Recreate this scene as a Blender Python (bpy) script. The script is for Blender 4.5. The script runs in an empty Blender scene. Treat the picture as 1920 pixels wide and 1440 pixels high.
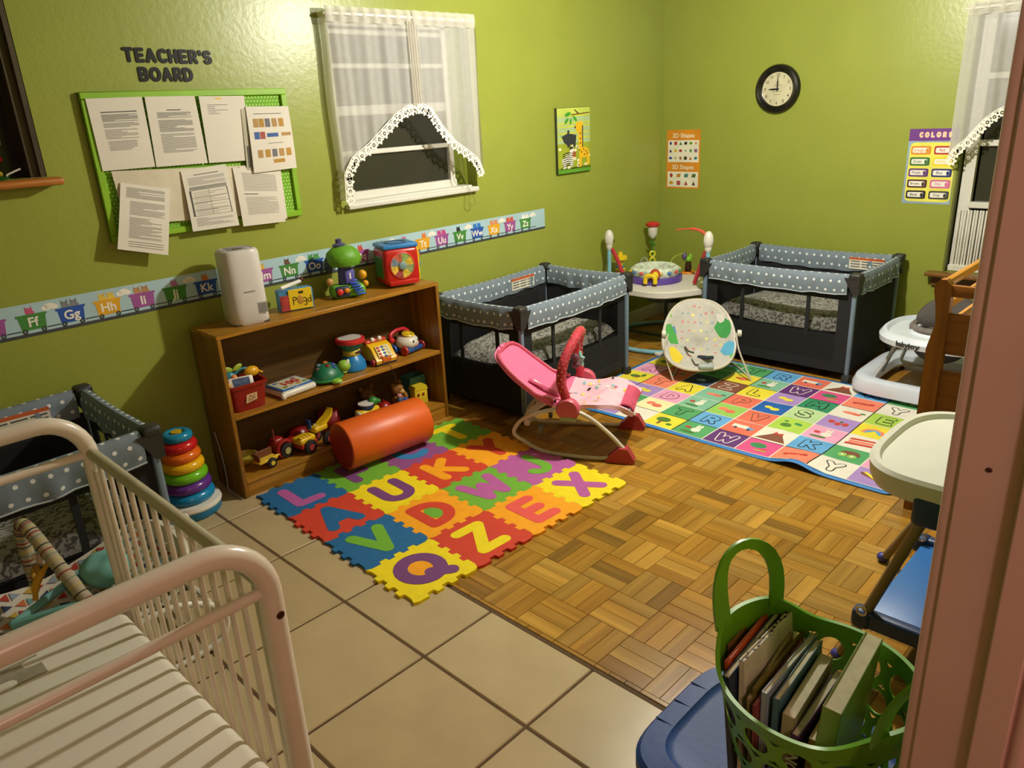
import bpy, bmesh, math, random
from mathutils import Matrix, Vector
random.seed(7)
PI = math.pi
sc = bpy.context.scene
col = sc.collection

# ------------------------------------------------------------------ camera
# solved from the floor tiles, the foam mat and the wall verticals (image taken as 1920 x 1440)
FPX, YAW, PITCH, ROLL = 1421.72, 0.7861, 0.3464, -0.0529
CAM = Vector((3.44, -5.216, 1.6463))
_f = Vector((-math.sin(YAW)*math.cos(PITCH), math.cos(YAW)*math.cos(PITCH), -math.sin(PITCH)))
_r0 = Vector((math.cos(YAW), math.sin(YAW), 0)); _u0 = _r0.cross(_f)
_r = math.cos(ROLL)*_r0 + math.sin(ROLL)*_u0
_u = -math.sin(ROLL)*_r0 + math.cos(ROLL)*_u0
cd = bpy.data.cameras.new('camera'); cam = bpy.data.objects.new('camera', cd); col.objects.link(cam)
cd.sensor_width = 36; cd.lens = 36*FPX/1920; cd.clip_start = 0.02; cd.clip_end = 60
cam.matrix_world = Matrix(((_r.x, _u.x, -_f.x, CAM.x), (_r.y, _u.y, -_f.y, CAM.y), (_r.z, _u.z, -_f.z, CAM.z), (0, 0, 0, 1)))
sc.camera = cam

# ------------------------------------------------------------------ light and exposure
w = bpy.data.worlds.new('night'); sc.world = w; w.use_nodes = True
w.node_tree.nodes['Background'].inputs[0].default_value = (0.010, 0.012, 0.018, 1)
w.node_tree.nodes['Background'].inputs[1].default_value = 1.0
sc.view_settings.view_transform = 'Standard'; sc.view_settings.look = 'None'
sc.view_settings.gamma = 1.0; sc.view_settings.use_curve_mapping = False
sc.view_settings.exposure = 0.17
LAMP = Vector((1.75, -2.05, 2.30))
HALL = Vector((4.35, -5.15, 2.15))
def point_light(name, loc, power, color, rad):
    d = bpy.data.lights.new(name, 'POINT'); d.energy = power; d.color = color; d.shadow_soft_size = rad
    o = bpy.data.objects.new(name, d); o.location = loc; col.objects.link(o); return o
point_light('ceiling_bulb', LAMP, 168, (1.0, 0.94, 0.84), 0.045)
point_light('hall_bulb', HALL, 30, (1.0, 0.60, 0.56), 0.08)

# ------------------------------------------------------------------ helpers
def ray(px, py): return _r*((px-960)/FPX) + _u*((720-py)/FPX) + _f
def fz(px, py, z=0.0): d = ray(px, py); return CAM + d*((z-CAM.z)/d.z)
def fx(px, py, x=0.0): d = ray(px, py); return CAM + d*((x-CAM.x)/d.x)
def fy(px, py, y=0.0): d = ray(px, py); return CAM + d*((y-CAM.y)/d.y)

def lin(c):
    if isinstance(c, str):
        c = c.lstrip('#'); c = [int(c[i:i+2], 16)/255 for i in (0, 2, 4)]
    return tuple(x/12.92 if x <= 0.04045 else ((x+0.055)/1.055)**2.4 for x in c)
_mats = {}
def mat(name, color, rough=0.6, var=0.10, scale=8.0, bump=0.0, bscale=40.0, metal=0.0, spec=0.5, alpha=1.0, stretch=None, sub=0.0, emit=None):
    if name in _mats: return _mats[name]
    m = bpy.data.materials.new(name); _mats[name] = m; m.use_nodes = True
    nt = m.node_tree; b = nt.nodes['Principled BSDF']
    L = lin(color)
    tc = nt.nodes.new('ShaderNodeTexCoord'); mp = nt.nodes.new('ShaderNodeMapping')
    if stretch: mp.inputs['Scale'].default_value = stretch
    nt.links.new(tc.outputs['Object'], mp.inputs[0])
    nz = nt.nodes.new('ShaderNodeTexNoise'); nz.inputs['Scale'].default_value = scale; nz.inputs['Detail'].default_value = 4
    nt.links.new(mp.outputs[0], nz.inputs['Vector'])
    rp = nt.nodes.new('ShaderNodeValToRGB')
    rp.color_ramp.elements[0].position = 0.3; rp.color_ramp.elements[1].position = 0.7
    rp.color_ramp.elements[0].color = tuple(x*(1-var) for x in L)+(1,)
    rp.color_ramp.elements[1].color = tuple(min(1, x*(1+var)) for x in L)+(1,)
    nt.links.new(nz.outputs['Fac'], rp.inputs[0]); nt.links.new(rp.outputs[0], b.inputs['Base Color'])
    b.inputs['Roughness'].default_value = rough; b.inputs['Metallic'].default_value = metal
    b.inputs['Specular IOR Level'].default_value = spec
    if alpha < 1: b.inputs['Alpha'].default_value = alpha
    if emit:
        b.inputs['Emission Color'].default_value = lin(color)+(1,); b.inputs['Emission Strength'].default_value = emit
    if bump:
        n2 = nt.nodes.new('ShaderNodeTexNoise'); n2.inputs['Scale'].default_value = bscale; n2.inputs['Detail'].default_value = 3
        nt.links.new(mp.outputs[0], n2.inputs['Vector'])
        bp = nt.nodes.new('ShaderNodeBump'); bp.inputs['Strength'].default_value = bump; bp.inputs['Distance'].default_value = 0.01
        nt.links.new(n2.outputs['Fac'], bp.inputs['Height']); nt.links.new(bp.outputs[0], b.inputs['Normal'])
    return m
def wood(name, c0, c1, rough=0.35, axis=1, scale=1.0):
    """long grain along the given object axis"""
    if name in _mats: return _mats[name]
    m = bpy.data.materials.new(name); _mats[name] = m; m.use_nodes = True
    nt = m.node_tree; b = nt.nodes['Principled BSDF']
    tc = nt.nodes.new('ShaderNodeTexCoord'); mp = nt.nodes.new('ShaderNodeMapping')
    s = [38*scale]*3; s[axis] = 2.2*scale; mp.inputs['Scale'].default_value = s
    oi = nt.nodes.new('ShaderNodeObjectInfo')
    ad = nt.nodes.new('ShaderNodeVectorMath'); ad.operation = 'ADD'
    ml = nt.nodes.new('ShaderNodeMath'); ml.operation = 'MULTIPLY'; ml.inputs[1].default_value = 37.0
    nt.links.new(oi.outputs['Random'], ml.inputs[0]); nt.links.new(ml.outputs[0], ad.inputs[1])
    nt.links.new(tc.outputs['Object'], mp.inputs[0]); nt.links.new(mp.outputs[0], ad.inputs[0])
    nz = nt.nodes.new('ShaderNodeTexNoise'); nz.inputs['Scale'].default_value = 1.0; nz.inputs['Detail'].default_value = 5; nz.inputs['Distortion'].default_value = 0.6
    nt.links.new(ad.outputs[0], nz.inputs['Vector'])
    rp = nt.nodes.new('ShaderNodeValToRGB'); rp.color_ramp.elements[0].position = 0.32; rp.color_ramp.elements[1].position = 0.68
    rp.color_ramp.elements[0].color = lin(c0)+(1,); rp.color_ramp.elements[1].color = lin(c1)+(1,)
    nt.links.new(nz.outputs['Fac'], rp.inputs[0]); nt.links.new(rp.outputs[0], b.inputs['Base Color'])
    b.inputs['Roughness'].default_value = rough
    bp = nt.nodes.new('ShaderNodeBump'); bp.inputs['Strength'].default_value = 0.08; bp.inputs['Distance'].default_value = 0.004
    nt.links.new(nz.outputs['Fac'], bp.inputs['Height']); nt.links.new(bp.outputs[0], b.inputs['Normal'])
    return m
def dots(name, base, dot, spacing, radius, rough=0.7, stagger=True, plane='UV'):
    """printed dots on the UV map (metres)"""
    if name in _mats: return _mats[name]
    m = bpy.data.materials.new(name); _mats[name] = m; m.use_nodes = True
    nt = m.node_tree; b = nt.nodes['Principled BSDF']; N = nt.nodes.new; K = nt.links.new
    uv = N('ShaderNodeTexCoord'); sp = N('ShaderNodeSeparateXYZ'); K(uv.outputs['UV'], sp.inputs[0])
    def mth(op, a, b2):
        n = N('ShaderNodeMath'); n.operation = op
        for i, x in enumerate((a, b2)):
            if x is None: continue
            if isinstance(x, (int, float)): n.inputs[i].default_value = x
            else: K(x, n.inputs[i])
        return n.outputs[0]
    X = mth('DIVIDE', sp.outputs[0], spacing); Y = mth('DIVIDE', sp.outputs[1], spacing)
    row = mth('FLOOR', Y, None)
    if stagger:
        odd = mth('MULTIPLY', mth('MODULO', mth('ABSOLUTE', row, None), 2.0), 0.5); X = mth('ADD', X, odd)
    dx = mth('SUBTRACT', mth('FRACT', X, None), 0.5); dy = mth('SUBTRACT', mth('FRACT', Y, None), 0.5)
    d2 = mth('ADD', mth('MULTIPLY', dx, dx), mth('MULTIPLY', dy, dy))
    inside = mth('LESS_THAN', d2, (radius/spacing)**2)
    nz = N('ShaderNodeTexNoise'); nz.inputs['Scale'].default_value = 25; nz.inputs['Detail'].default_value = 3
    K(uv.outputs['Object'], nz.inputs['Vector'])
    r1 = N('ShaderNodeValToRGB'); L = lin(base); r1.color_ramp.elements[0].color = tuple(x*.82 for x in L)+(1,); r1.color_ramp.elements[1].color = tuple(min(1, x*1.15) for x in L)+(1,)
    K(nz.outputs['Fac'], r1.inputs[0])
    mx = N('ShaderNodeMix'); mx.data_type = 'RGBA'; K(inside, mx.inputs['Factor']); K(r1.outputs[0], mx.inputs['A']); mx.inputs['B'].default_value = lin(dot)+(1,)
    K(mx.outputs['Result'], b.inputs['Base Color']); b.inputs['Roughness'].default_value = rough
    return m
def see_through(name, color, opacity, rough=0.9, translucent=0.3):
    """sheer cloth or net: part fabric, part open weave"""
    if name in _mats: return _mats[name]
    m = bpy.data.materials.new(name); _mats[name] = m; m.use_nodes = True
    nt = m.node_tree; N = nt.nodes.new; K = nt.links.new; out = nt.nodes['Material Output']; nt.nodes.remove(nt.nodes['Principled BSDF'])
    L = lin(color)+(1,)
    d = N('ShaderNodeBsdfDiffuse'); d.inputs[0].default_value = L; t = N('ShaderNodeBsdfTranslucent'); t.inputs[0].default_value = L
    m1 = N('ShaderNodeMixShader'); m1.inputs[0].default_value = translucent; K(d.outputs[0], m1.inputs[1]); K(t.outputs[0], m1.inputs[2])
    tr = N('ShaderNodeBsdfTransparent'); m2 = N('ShaderNodeMixShader')
    tc = N('ShaderNodeTexCoord'); nz = N('ShaderNodeTexNoise'); nz.inputs['Scale'].default_value = 30; K(tc.outputs['Object'], nz.inputs['Vector'])
    mr = N('ShaderNodeMapRange'); mr.inputs['To Min'].default_value = opacity-.05; mr.inputs['To Max'].default_value = min(1, opacity+.05); K(nz.outputs['Fac'], mr.inputs[0])
    K(mr.outputs[0], m2.inputs[0]); K(tr.outputs[0], m2.inputs[1]); K(m1.outputs[0], m2.inputs[2]); K(m2.outputs[0], out.inputs[0])
    return m

_rb = {}
def _rbox(sx, sy, sz, r, seg):
    k = (round(sx, 5), round(sy, 5), round(sz, 5), round(r, 5), seg)
    if k not in _rb:
        bm = bmesh.new(); bmesh.ops.create_cube(bm, size=1)
        for v in bm.verts: v.co = Vector((v.co.x*sx, v.co.y*sy, v.co.z*sz))
        bmesh.ops.bevel(bm, geom=list(bm.edges), offset=min(r, .49*min(sx, sy, sz)), segments=seg, affect='EDGES', profile=0.5)
        bm.verts.index_update()
        _rb[k] = ([v.co.copy() for v in bm.verts], [[v.index for v in f.verts] for f in bm.faces]); bm.free()
    return _rb[k]
class MB:
    def __init__(s, M=None): s.v = []; s.f = []; s.uv = {}; s.M = M
    def add(s, vs, fs, M=None, uvs=None):
        o = len(s.v); T = s.M @ M if (s.M is not None and M is not None) else (M if M is not None else s.M)
        for p in vs: s.v.append((T @ Vector(p)) if T is not None else Vector(p))
        for i, f in enumerate(fs):
            if uvs: s.uv[len(s.f)] = uvs[i]
            s.f.append([o+j for j in f])
        return s
    def box(s, x0, x1, y0, y1, z0, z1, M=None):
        return s.add([(x0,y0,z0),(x1,y0,z0),(x1,y1,z0),(x0,y1,z0),(x0,y0,z1),(x1,y0,z1),(x1,y1,z1),(x0,y1,z1)],
                     [(0,3,2,1),(4,5,6,7),(0,1,5,4),(1,2,6,5),(2,3,7,6),(3,0,4,7)], M)
    def rbox(s, c, size, r=.01, seg=2, M=None):
        vs, fs = _rbox(size[0], size[1], size[2], r, seg); c = Vector(c)
        return s.add([v+c for v in vs], fs, M)
    def tube(s, pts, r, n=8, closed=False, caps=True, M=None):
        pts = [Vector(p) for p in pts]; k = len(pts); rs = r if isinstance(r, (list, tuple)) else [r]*k
        tang = []
        for i in range(k):
            a = pts[(i-1) % k] if (closed or i > 0) else pts[i]; b = pts[(i+1) % k] if (closed or i < k-1) else pts[i]
            t = (b-a); tang.append(t.normalized() if t.length > 1e-9 else Vector((0,0,1)))
        ref = Vector((0,0,1)) if abs(tang[0].z) < .9 else Vector((1,0,0))
        nrm = tang[0].cross(ref).normalized(); vs = []; 
        for i in range(k):
            nrm = (nrm - tang[i]*nrm.dot(tang[i]))
            nrm = nrm.normalized() if nrm.length > 1e-6 else tang[i].orthogonal().normalized()
            bn = tang[i].cross(nrm)
            for j in range(n):
                a = 2*PI*j/n; vs.append(pts[i]+(nrm*math.cos(a)+bn*math.sin(a))*rs[i])
        fs = []
        for i in range(k if closed else k-1):
            for j in range(n):
                a = i*n+j; b = i*n+(j+1) % n; c = ((i+1) % k)*n+(j+1) % n; d = ((i+1) % k)*n+j; fs.append((a, b, c, d))
        if caps and not closed: fs.append(tuple(range(n-1, -1, -1))); fs.append(tuple((k-1)*n+j for j in range(n)))
        return s.add(vs, fs, M)
    def cyl(s, p0, p1, r0, r1=None, n=16, M=None): return s.tube([p0, p1], [r0, r0 if r1 is None else r1], n, M=M)
    def ell(s, c, rad, nu=16, nv=10, R=None, M=None):
        c = Vector(c); rad = (rad,)*3 if isinstance(rad, (int, float)) else rad; vs = []
        def q(x, y, z):
            p = Vector((x*rad[0], y*rad[1], z*rad[2])); return c+(R @ p if R is not None else p)
        vs.append(q(0,0,-1))
        for i in range(1, nv):
            a = -PI/2+PI*i/nv
            for j in range(nu): b = 2*PI*j/nu; vs.append(q(math.cos(a)*math.cos(b), math.cos(a)*math.sin(b), math.sin(a)))
        vs.append(q(0,0,1)); fs = []
        for j in range(nu): fs.append((0, 1+(j+1) % nu, 1+j))
        for i in range(nv-2):
            for j in range(nu): a = 1+i*nu+j; b = 1+i*nu+(j+1) % nu; fs.append((a, b, b+nu, a+nu))
        t = len(vs)-1; o = 1+(nv-2)*nu
        for j in range(nu): fs.append((o+j, o+(j+1) % nu, t))
        return s.add(vs, fs, M)
    def lathe(s, prof, c=(0,0,0), n=24, M=None, sx=1, sy=1, cap=True):
        c = Vector(c); vs = []; fs = []; k = len(prof)
        for r, z in prof:
            for j in range(n): a = 2*PI*j/n; vs.append(c+Vector((r*sx*math.cos(a), r*sy*math.sin(a), z)))
        for i in range(k-1):
            for j in range(n): a = i*n+j; b = i*n+(j+1) % n; fs.append((a, b, b+n, a+n))
        if cap and prof[0][0] > 1e-6: fs.append(tuple(range(n-1, -1, -1)))
        if cap and prof[-1][0] > 1e-6: fs.append(tuple((k-1)*n+j for j in range(n)))
        return s.add(vs, fs, M)
    def prism(s, poly, z0, z1, M=None):
        n = len(poly); vs = [(p[0], p[1], z0) for p in poly]+[(p[0], p[1], z1) for p in poly]
        area = sum(poly[i][0]*poly[(i+1) % n][1]-poly[(i+1) % n][0]*poly[i][1] for i in range(n))
        up = list(range(n, 2*n)); dn = list(range(n-1, -1, -1)); side = [(i, (i+1) % n, n+(i+1) % n, n+i) for i in range(n)]
        if area < 0: up.reverse(); dn.reverse(); side = [f[::-1] for f in side]
        return s.add(vs, [up, dn]+side, M)
    def ring_prism(s, outer, inner, z0, z1, M=None):
        n = len(outer); vs = []
        for z in (z0, z1):
            vs += [(p[0], p[1], z) for p in outer]; vs += [(p[0], p[1], z) for p in inner]
        fs = []
        for i in range(n):
            j = (i+1) % n
            fs += [(2*n+i, 2*n+j, 3*n+j, 3*n+i), (i, n+i, n+j, j), (i, j, 2*n+j, 2*n+i), (n+i, 3*n+i, 3*n+j, n+j)]
        return s.add(vs, fs, M)
    def torus(s, c, R, r, n=24, m=8, M=None, rot=None, sx=1, sy=1):
        pts = [(R*sx*math.cos(2*PI*i/n), R*sy*math.sin(2*PI*i/n), 0) for i in range(n)]
        T = Matrix.Translation(Vector(c)) @ (rot.to_4x4() if rot is not None else Matrix.Identity(4))
        return s.tube(pts, r, m, closed=True, M=(M @ T) if M is not None else T)
    def grid(s, fn, nu, nv, thick=0, M=None, uvfn=None):
        """fn(u,v)->point, 0..1; thick>0 makes a shell"""
        P = [[Vector(fn(i/nu, j/nv)) for i in range(nu+1)] for j in range(nv+1)]; vs = [p for r in P for p in r]; W = nu+1
        fs = []; uvs = []
        for j in range(nv):
            for i in range(nu):
                a = j*W+i; fs.append((a, a+1, a+1+W, a+W))
                if uvfn: uvs.append([uvfn(x/nu, y/nv) for x, y in ((i, j), (i+1, j), (i+1, j+1), (i, j+1))])
        if thick:
            nr = [Vector((0,0,0)) for _ in vs]
            for f in fs:
                q = (vs[f[1]]-vs[f[0]]).cross(vs[f[3]]-vs[f[0]])
                for i in f: nr[i] += q
            o = len(vs); back = [v-(n.normalized() if n.length > 0 else n)*thick for v, n in zip(vs, nr)]
            nf = [tuple(o+i for i in f[::-1]) for f in fs]; vs = vs+back; 
            edge = [i for i in range(W)]+[(j+1)*W-1 for j in range(1, nv+1)]+[nv*W+i for i in range(nu-1, -1, -1)]+[j*W for j in range(nv-1, 0, -1)]
            n = len(edge); sf = [(edge[(i+1) % n], edge[i], o+edge[i], o+edge[(i+1) % n]) for i in range(n)]
            if uvfn: uvs = uvs+[u[::-1] for u in uvs]+[[(0,0)]*4 for _ in sf]
            fs = fs+nf+sf
        return s.add(vs, fs, M, uvs if uvfn else None)
    def stroke(s, lines, width, z0, z1, M=None, n=10):
        r = width/2; q_ = [0]; z1_ = z1
        def nz():
            q_[0] += 1; return z1_+q_[0]*1.2e-5          # no two faces share a plane
        for ln in lines:
            for i, p in enumerate(ln):
                s.prism([(p[0]+r*math.cos(2*PI*k/n), p[1]+r*math.sin(2*PI*k/n)) for k in range(n)], z0, nz(), M)
                if i:
                    q = ln[i-1]; dx, dy = p[0]-q[0], p[1]-q[1]; l = math.hypot(dx, dy)
                    if l < 1e-6: continue
                    nx, ny = -dy/l*r, dx/l*r
                    s.prism([(q[0]-nx, q[1]-ny), (p[0]-nx, p[1]-ny), (p[0]+nx, p[1]+ny), (q[0]+nx, q[1]+ny)], z0, nz(), M)
        return s
    def mesh(s, name, smooth=40):
        me = bpy.data.meshes.new(name); me.from_pydata([tuple(v) for v in s.v], [], s.f)
        if s.uv:
            ul = me.uv_layers.new(name='UVMap')
            for p in me.polygons:
                u = s.uv.get(p.index)
                if u:
                    for k, li in enumerate(p.loop_indices): ul.data[li].uv = u[k]
        if smooth:
            me.polygons.foreach_set('use_smooth', [True]*len(me.polygons)); me.set_sharp_from_angle(angle=math.radians(smooth))
        me.update(); return me
    def build(s, name, m, parent=None, smooth=40, label=None, kind=None):
        o = bpy.data.objects.new(name, s.mesh(name, smooth)); o.data.materials.append(m); col.objects.link(o)
        if parent is not None: o.parent = parent
        if label: o['label'] = label
        if kind: o['kind'] = kind
        return o
def tag(o, label, cat, group=None):
    o['label'] = label; o['category'] = cat
    if group: o['group'] = group
    return o
def thing(name, label, cat, loc=(0,0,0), rz=0.0, group=None, M=None):
    o = bpy.data.objects.new(name, None); col.objects.link(o); o.empty_display_size = .05
    if M is not None: o.matrix_world = M
    else: o.location = loc; o.rotation_euler = (0, 0, rz)
    return tag(o, label, cat, group)
def struct(o): o['kind'] = 'structure'; return o
def copy_tree(o, parent=None):
    c = o.copy(); col.objects.link(c); c.parent = parent
    for ch in list(o.children): copy_tree(ch, c)
    return c
def frame(o, u, v):
    u = Vector(u).normalized(); v = Vector(v).normalized(); n = u.cross(v)
    return Matrix(((u.x, v.x, n.x, o[0]), (u.y, v.y, n.y, o[1]), (u.z, v.z, n.z, o[2]), (0,0,0,1)))
LEFTW = lambda y, z, off=0: frame((off, y, z), (0,1,0), (0,0,1))      # plane on the left wall: u along +y, v up, w into the room
BACKW = lambda x, z, off=0: frame((x, -off, z), (1,0,0), (0,0,1))     # plane on the back wall
def text_mb(body, size, z0, z1, bold=0.0, align='CENTER', M=None):
    c = bpy.data.curves.new('t', 'FONT'); c.body = body; c.size = size; c.align_x = align; c.align_y = 'CENTER'
    c.offset = bold; c.extrude = max(1e-5, (z1-z0)/2); c.resolution_u = 3
    o = bpy.data.objects.new('t', c); me = bpy.data.meshes.new_from_object(o)
    mb = MB(); T = Matrix.Translation((0,0,(z0+z1)/2)); T = (M @ T) if M is not None else T
    mb.add([v.co.copy() for v in me.vertices], [list(p.vertices) for p in me.polygons], T)
    bpy.data.objects.remove(o); bpy.data.curves.remove(c); bpy.data.meshes.remove(me)
    return mb
def arc(cx, cy, rx, ry, a0, a1, n=10): return [(cx+rx*math.cos(math.radians(a0+(a1-a0)*i/n)), cy+ry*math.sin(math.radians(a0+(a1-a0)*i/n))) for i in range(n+1)]
def bez(p, n=12):
    """smooth curve through points (Catmull-Rom)"""
    p = [Vector(q) for q in p]; out = []
    for i in range(len(p)-1):
        a = p[i-1] if i else p[0]*2-p[1]; b = p[i]; c = p[i+1]; d = p[i+2] if i+2 < len(p) else p[-1]*2-p[-2]
        for k in range(n):
            t = k/n; out.append(.5*((2*b)+(c-a)*t+(2*a-5*b+4*c-d)*t*t+(3*b-a-3*c+d)*t**3))
    return out+[p[-1]]
def sell(rx, ry, e=4, n=32, cx=0, cy=0):
    """super-ellipse outline"""
    out = []
    for i in range(n):
        a = 2*PI*i/n; c, s_ = math.cos(a), math.sin(a)
        out.append((cx+rx*math.copysign(abs(c)**(2/e), c), cy+ry*math.copysign(abs(s_)**(2/e), s_)))
    return out
# rounded stroke letters in a box 0..w x 0..1 (centred on x later)
SF = {
 'A': [[(0,0),(.35,1),(.7,0)],[(.13,.33),(.57,.33)]], 'B': [[(0,0),(0,1),(.35,1)]+arc(.35,.76,.25,.24,90,-90)+[(0,.52)],[(.35,.52)]+arc(.35,.26,.3,.26,90,-90)+[(0,0)]],
 'C': [arc(.4,.5,.4,.5,50,310,14)], 'D': [[(0,0),(0,1),(.2,1)]+arc(.2,.5,.48,.5,90,-90,12)+[(0,0)]], 'E': [[(.55,1),(0,1),(0,0),(.55,0)],[(0,.5),(.48,.5)]],
 'F': [[(.55,1),(0,1),(0,0)],[(0,.5),(.48,.5)]], 'H': [[(0,0),(0,1)],[(.6,0),(.6,1)],[(0,.5),(.6,.5)]], 'J': [[(.5,1),(.5,.3)]+arc(.25,.3,.25,.3,0,-160,8)],
 'K': [[(0,0),(0,1)],[(.58,1),(.02,.45)],[(.2,.58),(.62,0)]], 'L': [[(0,1),(0,0),(.55,0)]], 'M': [[(0,0),(.06,1),(.4,.35),(.74,1),(.8,0)]], 'O': [arc(.4,.5,.4,.5,0,360,20)],
 'P': [[(0,0),(0,1),(.3,1)]+arc(.3,.72,.27,.28,90,-90)+[(0,.44)]], 'Q': [arc(.42,.52,.42,.48,0,360,20),[(.5,.22),(.85,-.05)]], 'R': [[(0,0),(0,1),(.3,1)]+arc(.3,.74,.27,.26,90,-90)+[(0,.48)],[(.3,.48),(.58,0)]],
 'S': [arc(.3,.74,.28,.26,30,270,9)+arc(.3,.25,.3,.25,90,-150,9)], 'T': [[(0,1),(.7,1)],[(.35,1),(.35,0)]], 'U': [[(0,1),(0,.35)]+arc(.32,.33,.32,.33,180,360,10)+[(.64,1)]],
 'V': [[(0,1),(.35,0),(.7,1)]], 'W': [[(0,1),(.2,0),(.45,.7),(.7,0),(.9,1)]], 'X': [[(0,1),(.65,0)],[(.65,1),(0,0)]], 'Y': [[(0,1),(.33,.5),(.66,1)],[(.33,.5),(.33,0)]], 'Z': [[(0,1),(.62,1),(0,0),(.62,0)]],
 "'": [[(.05,1),(.1,.78)]],
}
def letter(ch, size, sx=1.0):
    L = SF[ch]; xs = [p[0] for l in L for p in l]; cx = (min(xs)+max(xs))/2
    return [[((p[0]-cx)*size*sx, (p[1]-.5)*size) for p in l] for l in L]
def lwid(ch): xs = [p[0] for l in SF[ch] for p in l]; return max(xs)-min(xs)
# ------------------------------------------------------------------ the room
XR, YN, CEIL = 3.253, -6.0, 2.44          # right wall, near wall, ceiling
JY = -4.30                                 # door jamb
WALLG = mat('green_wall_paint', '#929b40', .34, var=.04, scale=3, bump=.10, bscale=38, spec=.45)
HALLP = mat('hall_pink_paint', '#cf9a86', .5, var=.05, bump=.1)
TRIM = mat('cream_trim_paint', '#c4a99c', .32, var=.05, scale=5, bump=.05)
WHITEP = mat('white_gloss_paint', '#dcd9cf', .35, var=.04)
CEILM = mat('ceiling_dimmed', '#878574', .8, var=.04, bump=.2, bscale=80)  # unseen ceiling, its colour darkened to cut the light it bounces back
BLACKG = mat('night_glass', '#35342a', .18, var=.05, spec=.6)
def wall(name, boxes, m):
    b = MB()
    for q in boxes: b.box(*q)
    return struct(b.build(name, m, smooth=0))
WA = (-2.915, -1.985, 1.222, 2.125)        # window in the left wall
WB = (-5.30, -4.283, 1.492, 2.16)          # dark niche window at the far left
T = .16
wall('wall_left', [(-T,0,YN,0,0,WA[2]), (-T,0,YN,0,WB[3],CEIL), (-T,0,WA[1],0,WA[2],WB[3]), (-T,0,WB[1],WA[0],WA[2],WB[3]), (-T,0,WA[0],WA[1],WA[3],WB[3]), (-T,0,YN,WB[1],WA[2],WB[2]), (-T,0,YN,WB[0],WB[2],WB[3])], WALLG)
WC = (2.072, 3.0, .565, 2.07)
wall('wall_back', [(-T,WC[0],0,T,0,CEIL), (WC[1],4.8,0,T,0,CEIL), (WC[0],WC[1],0,T,0,WC[2]), (WC[0],WC[1],0,T,WC[3],CEIL)], WALLG)
wall('wall_right', [(XR,XR+.098,JY,0,0,CEIL), (XR,XR+.098,-5.45,JY,2.06,CEIL), (XR,XR+.098,YN,-5.45,0,CEIL)], WALLG)
wall('wall_front', [(-T,XR+.098,YN-T,YN,0,CEIL)], WALLG)
wall('wall_hall', [(4.75,4.85,-6.7,0,0,CEIL), (XR+.098,4.75,-6.8,-6.7,0,CEIL), (XR+.098,4.75,-3.2,-3.1,0,CEIL), (XR+.098-.1,XR+.098,-6.7,YN-T,0,CEIL)], HALLP)
wall('ceiling', [(-T,4.85,-6.8,T,CEIL,CEIL+.05)], CEILM)
# lamp that lights the room, just above the picture
t = thing('ceiling_lamp', 'flat round ceiling lamp lighting the green room from above', 'lamp', (LAMP.x, LAMP.y, CEIL))
MB().lathe([(.0,-.03),(.13,-.028),(.15,-.012),(.15,0)]).build('lamp_base', WHITEP, t)
MB().cyl((0,0,-.03),(0,0,-.07),.022).build('socket', WHITEP, t)

# ---- floor: ceramic tiles near the door, parquet beyond
BY = -3.713                                # joint between tiles and parquet
floor = wall('floor', [(-T,4.85,-6.8,T,-.06,-.012)], mat('floor_screed', '#4a3a26', .9, var=.2, scale=30))
GROUT = mat('brown_grout', '#5a4429', .9, var=.2, scale=60)
g = MB().box(0,4.75,-6.7,BY,-.012,-.0035); g.build('grout', GROUT, floor, smooth=0)
TS, TX, TY = .452, .424, -4.027
TILEM = [mat('ceramic_tile_%d' % i, c, .30, var=.07, scale=6, bump=.03, bscale=25, spec=.5) for i, c in enumerate(('#b8a37c', '#b5a079', '#bca881'))]
_tm = {}
for i in range(-1, 10):
    for j in range(-1, 6):
        x0, x1 = TX+i*TS+.0045, TX+(i+1)*TS-.0045; y1, y0 = TY-j*TS-.0045, TY-(j+1)*TS+.0045
        if j == -1: y1 = BY-.010
        x0 = max(x0, .002); x1 = min(x1, 4.74)
        if x1-x0 < .05: continue
        k = (round(x1-x0, 3), round(y1-y0, 3), random.randrange(3))
        if k not in _tm:
            me = MB().rbox((0,0,-.005), (x1-x0, y1-y0, .010), .003, 1).mesh('tile', 30); me.materials.append(TILEM[k[2]]); _tm[k] = me
        o = bpy.data.objects.new('tile', _tm[k]); o.location = ((x0+x1)/2, (y0+y1)/2, 0); o.parent = floor; col.objects.link(o)
PB, PX, PY = .1738, 1.876, -3.517
PW = [('#8c601c', '#ab7a28'), ('#9a6c24', '#b8862f'), ('#7f571a', '#9a6e26'), ('#8f6a29', '#a97f36'), ('#a97d30', '#c7973e'), ('#926822', '#ad8030'), ('#704f1c', '#886124'), ('#9c7530', '#ba8f40')]
PMX = [wood('parquet_strip_x_%d' % i, a, b, .27, 0, .8) for i, (a, b) in enumerate(PW)]
PMY = [wood('parquet_strip_y_%d' % i, a, b, .27, 1, .8) for i, (a, b) in enumerate(PW)]
strips = []
for i in range(-12, 9):
    for j in range(-2, 21):
        bx, by = PX+i*PB, PY+j*PB; o = (i+j) % 2
        for k in range(3):
            if o: r = [bx, bx+PB, by+k*PB/3, by+(k+1)*PB/3]
            else: r = [bx+k*PB/3, bx+(k+1)*PB/3, by, by+PB]
            r[0] = max(r[0], .0); r[1] = min(r[1], XR+.098); r[2] = max(r[2], BY+.006); r[3] = min(r[3], 0)
            if r[1]-r[0] > .01 and r[3]-r[2] > .01: strips.append((r, o, random.choice((0,0,0,1,1,2,3,3,4,5,5,5,6,7))))
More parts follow.
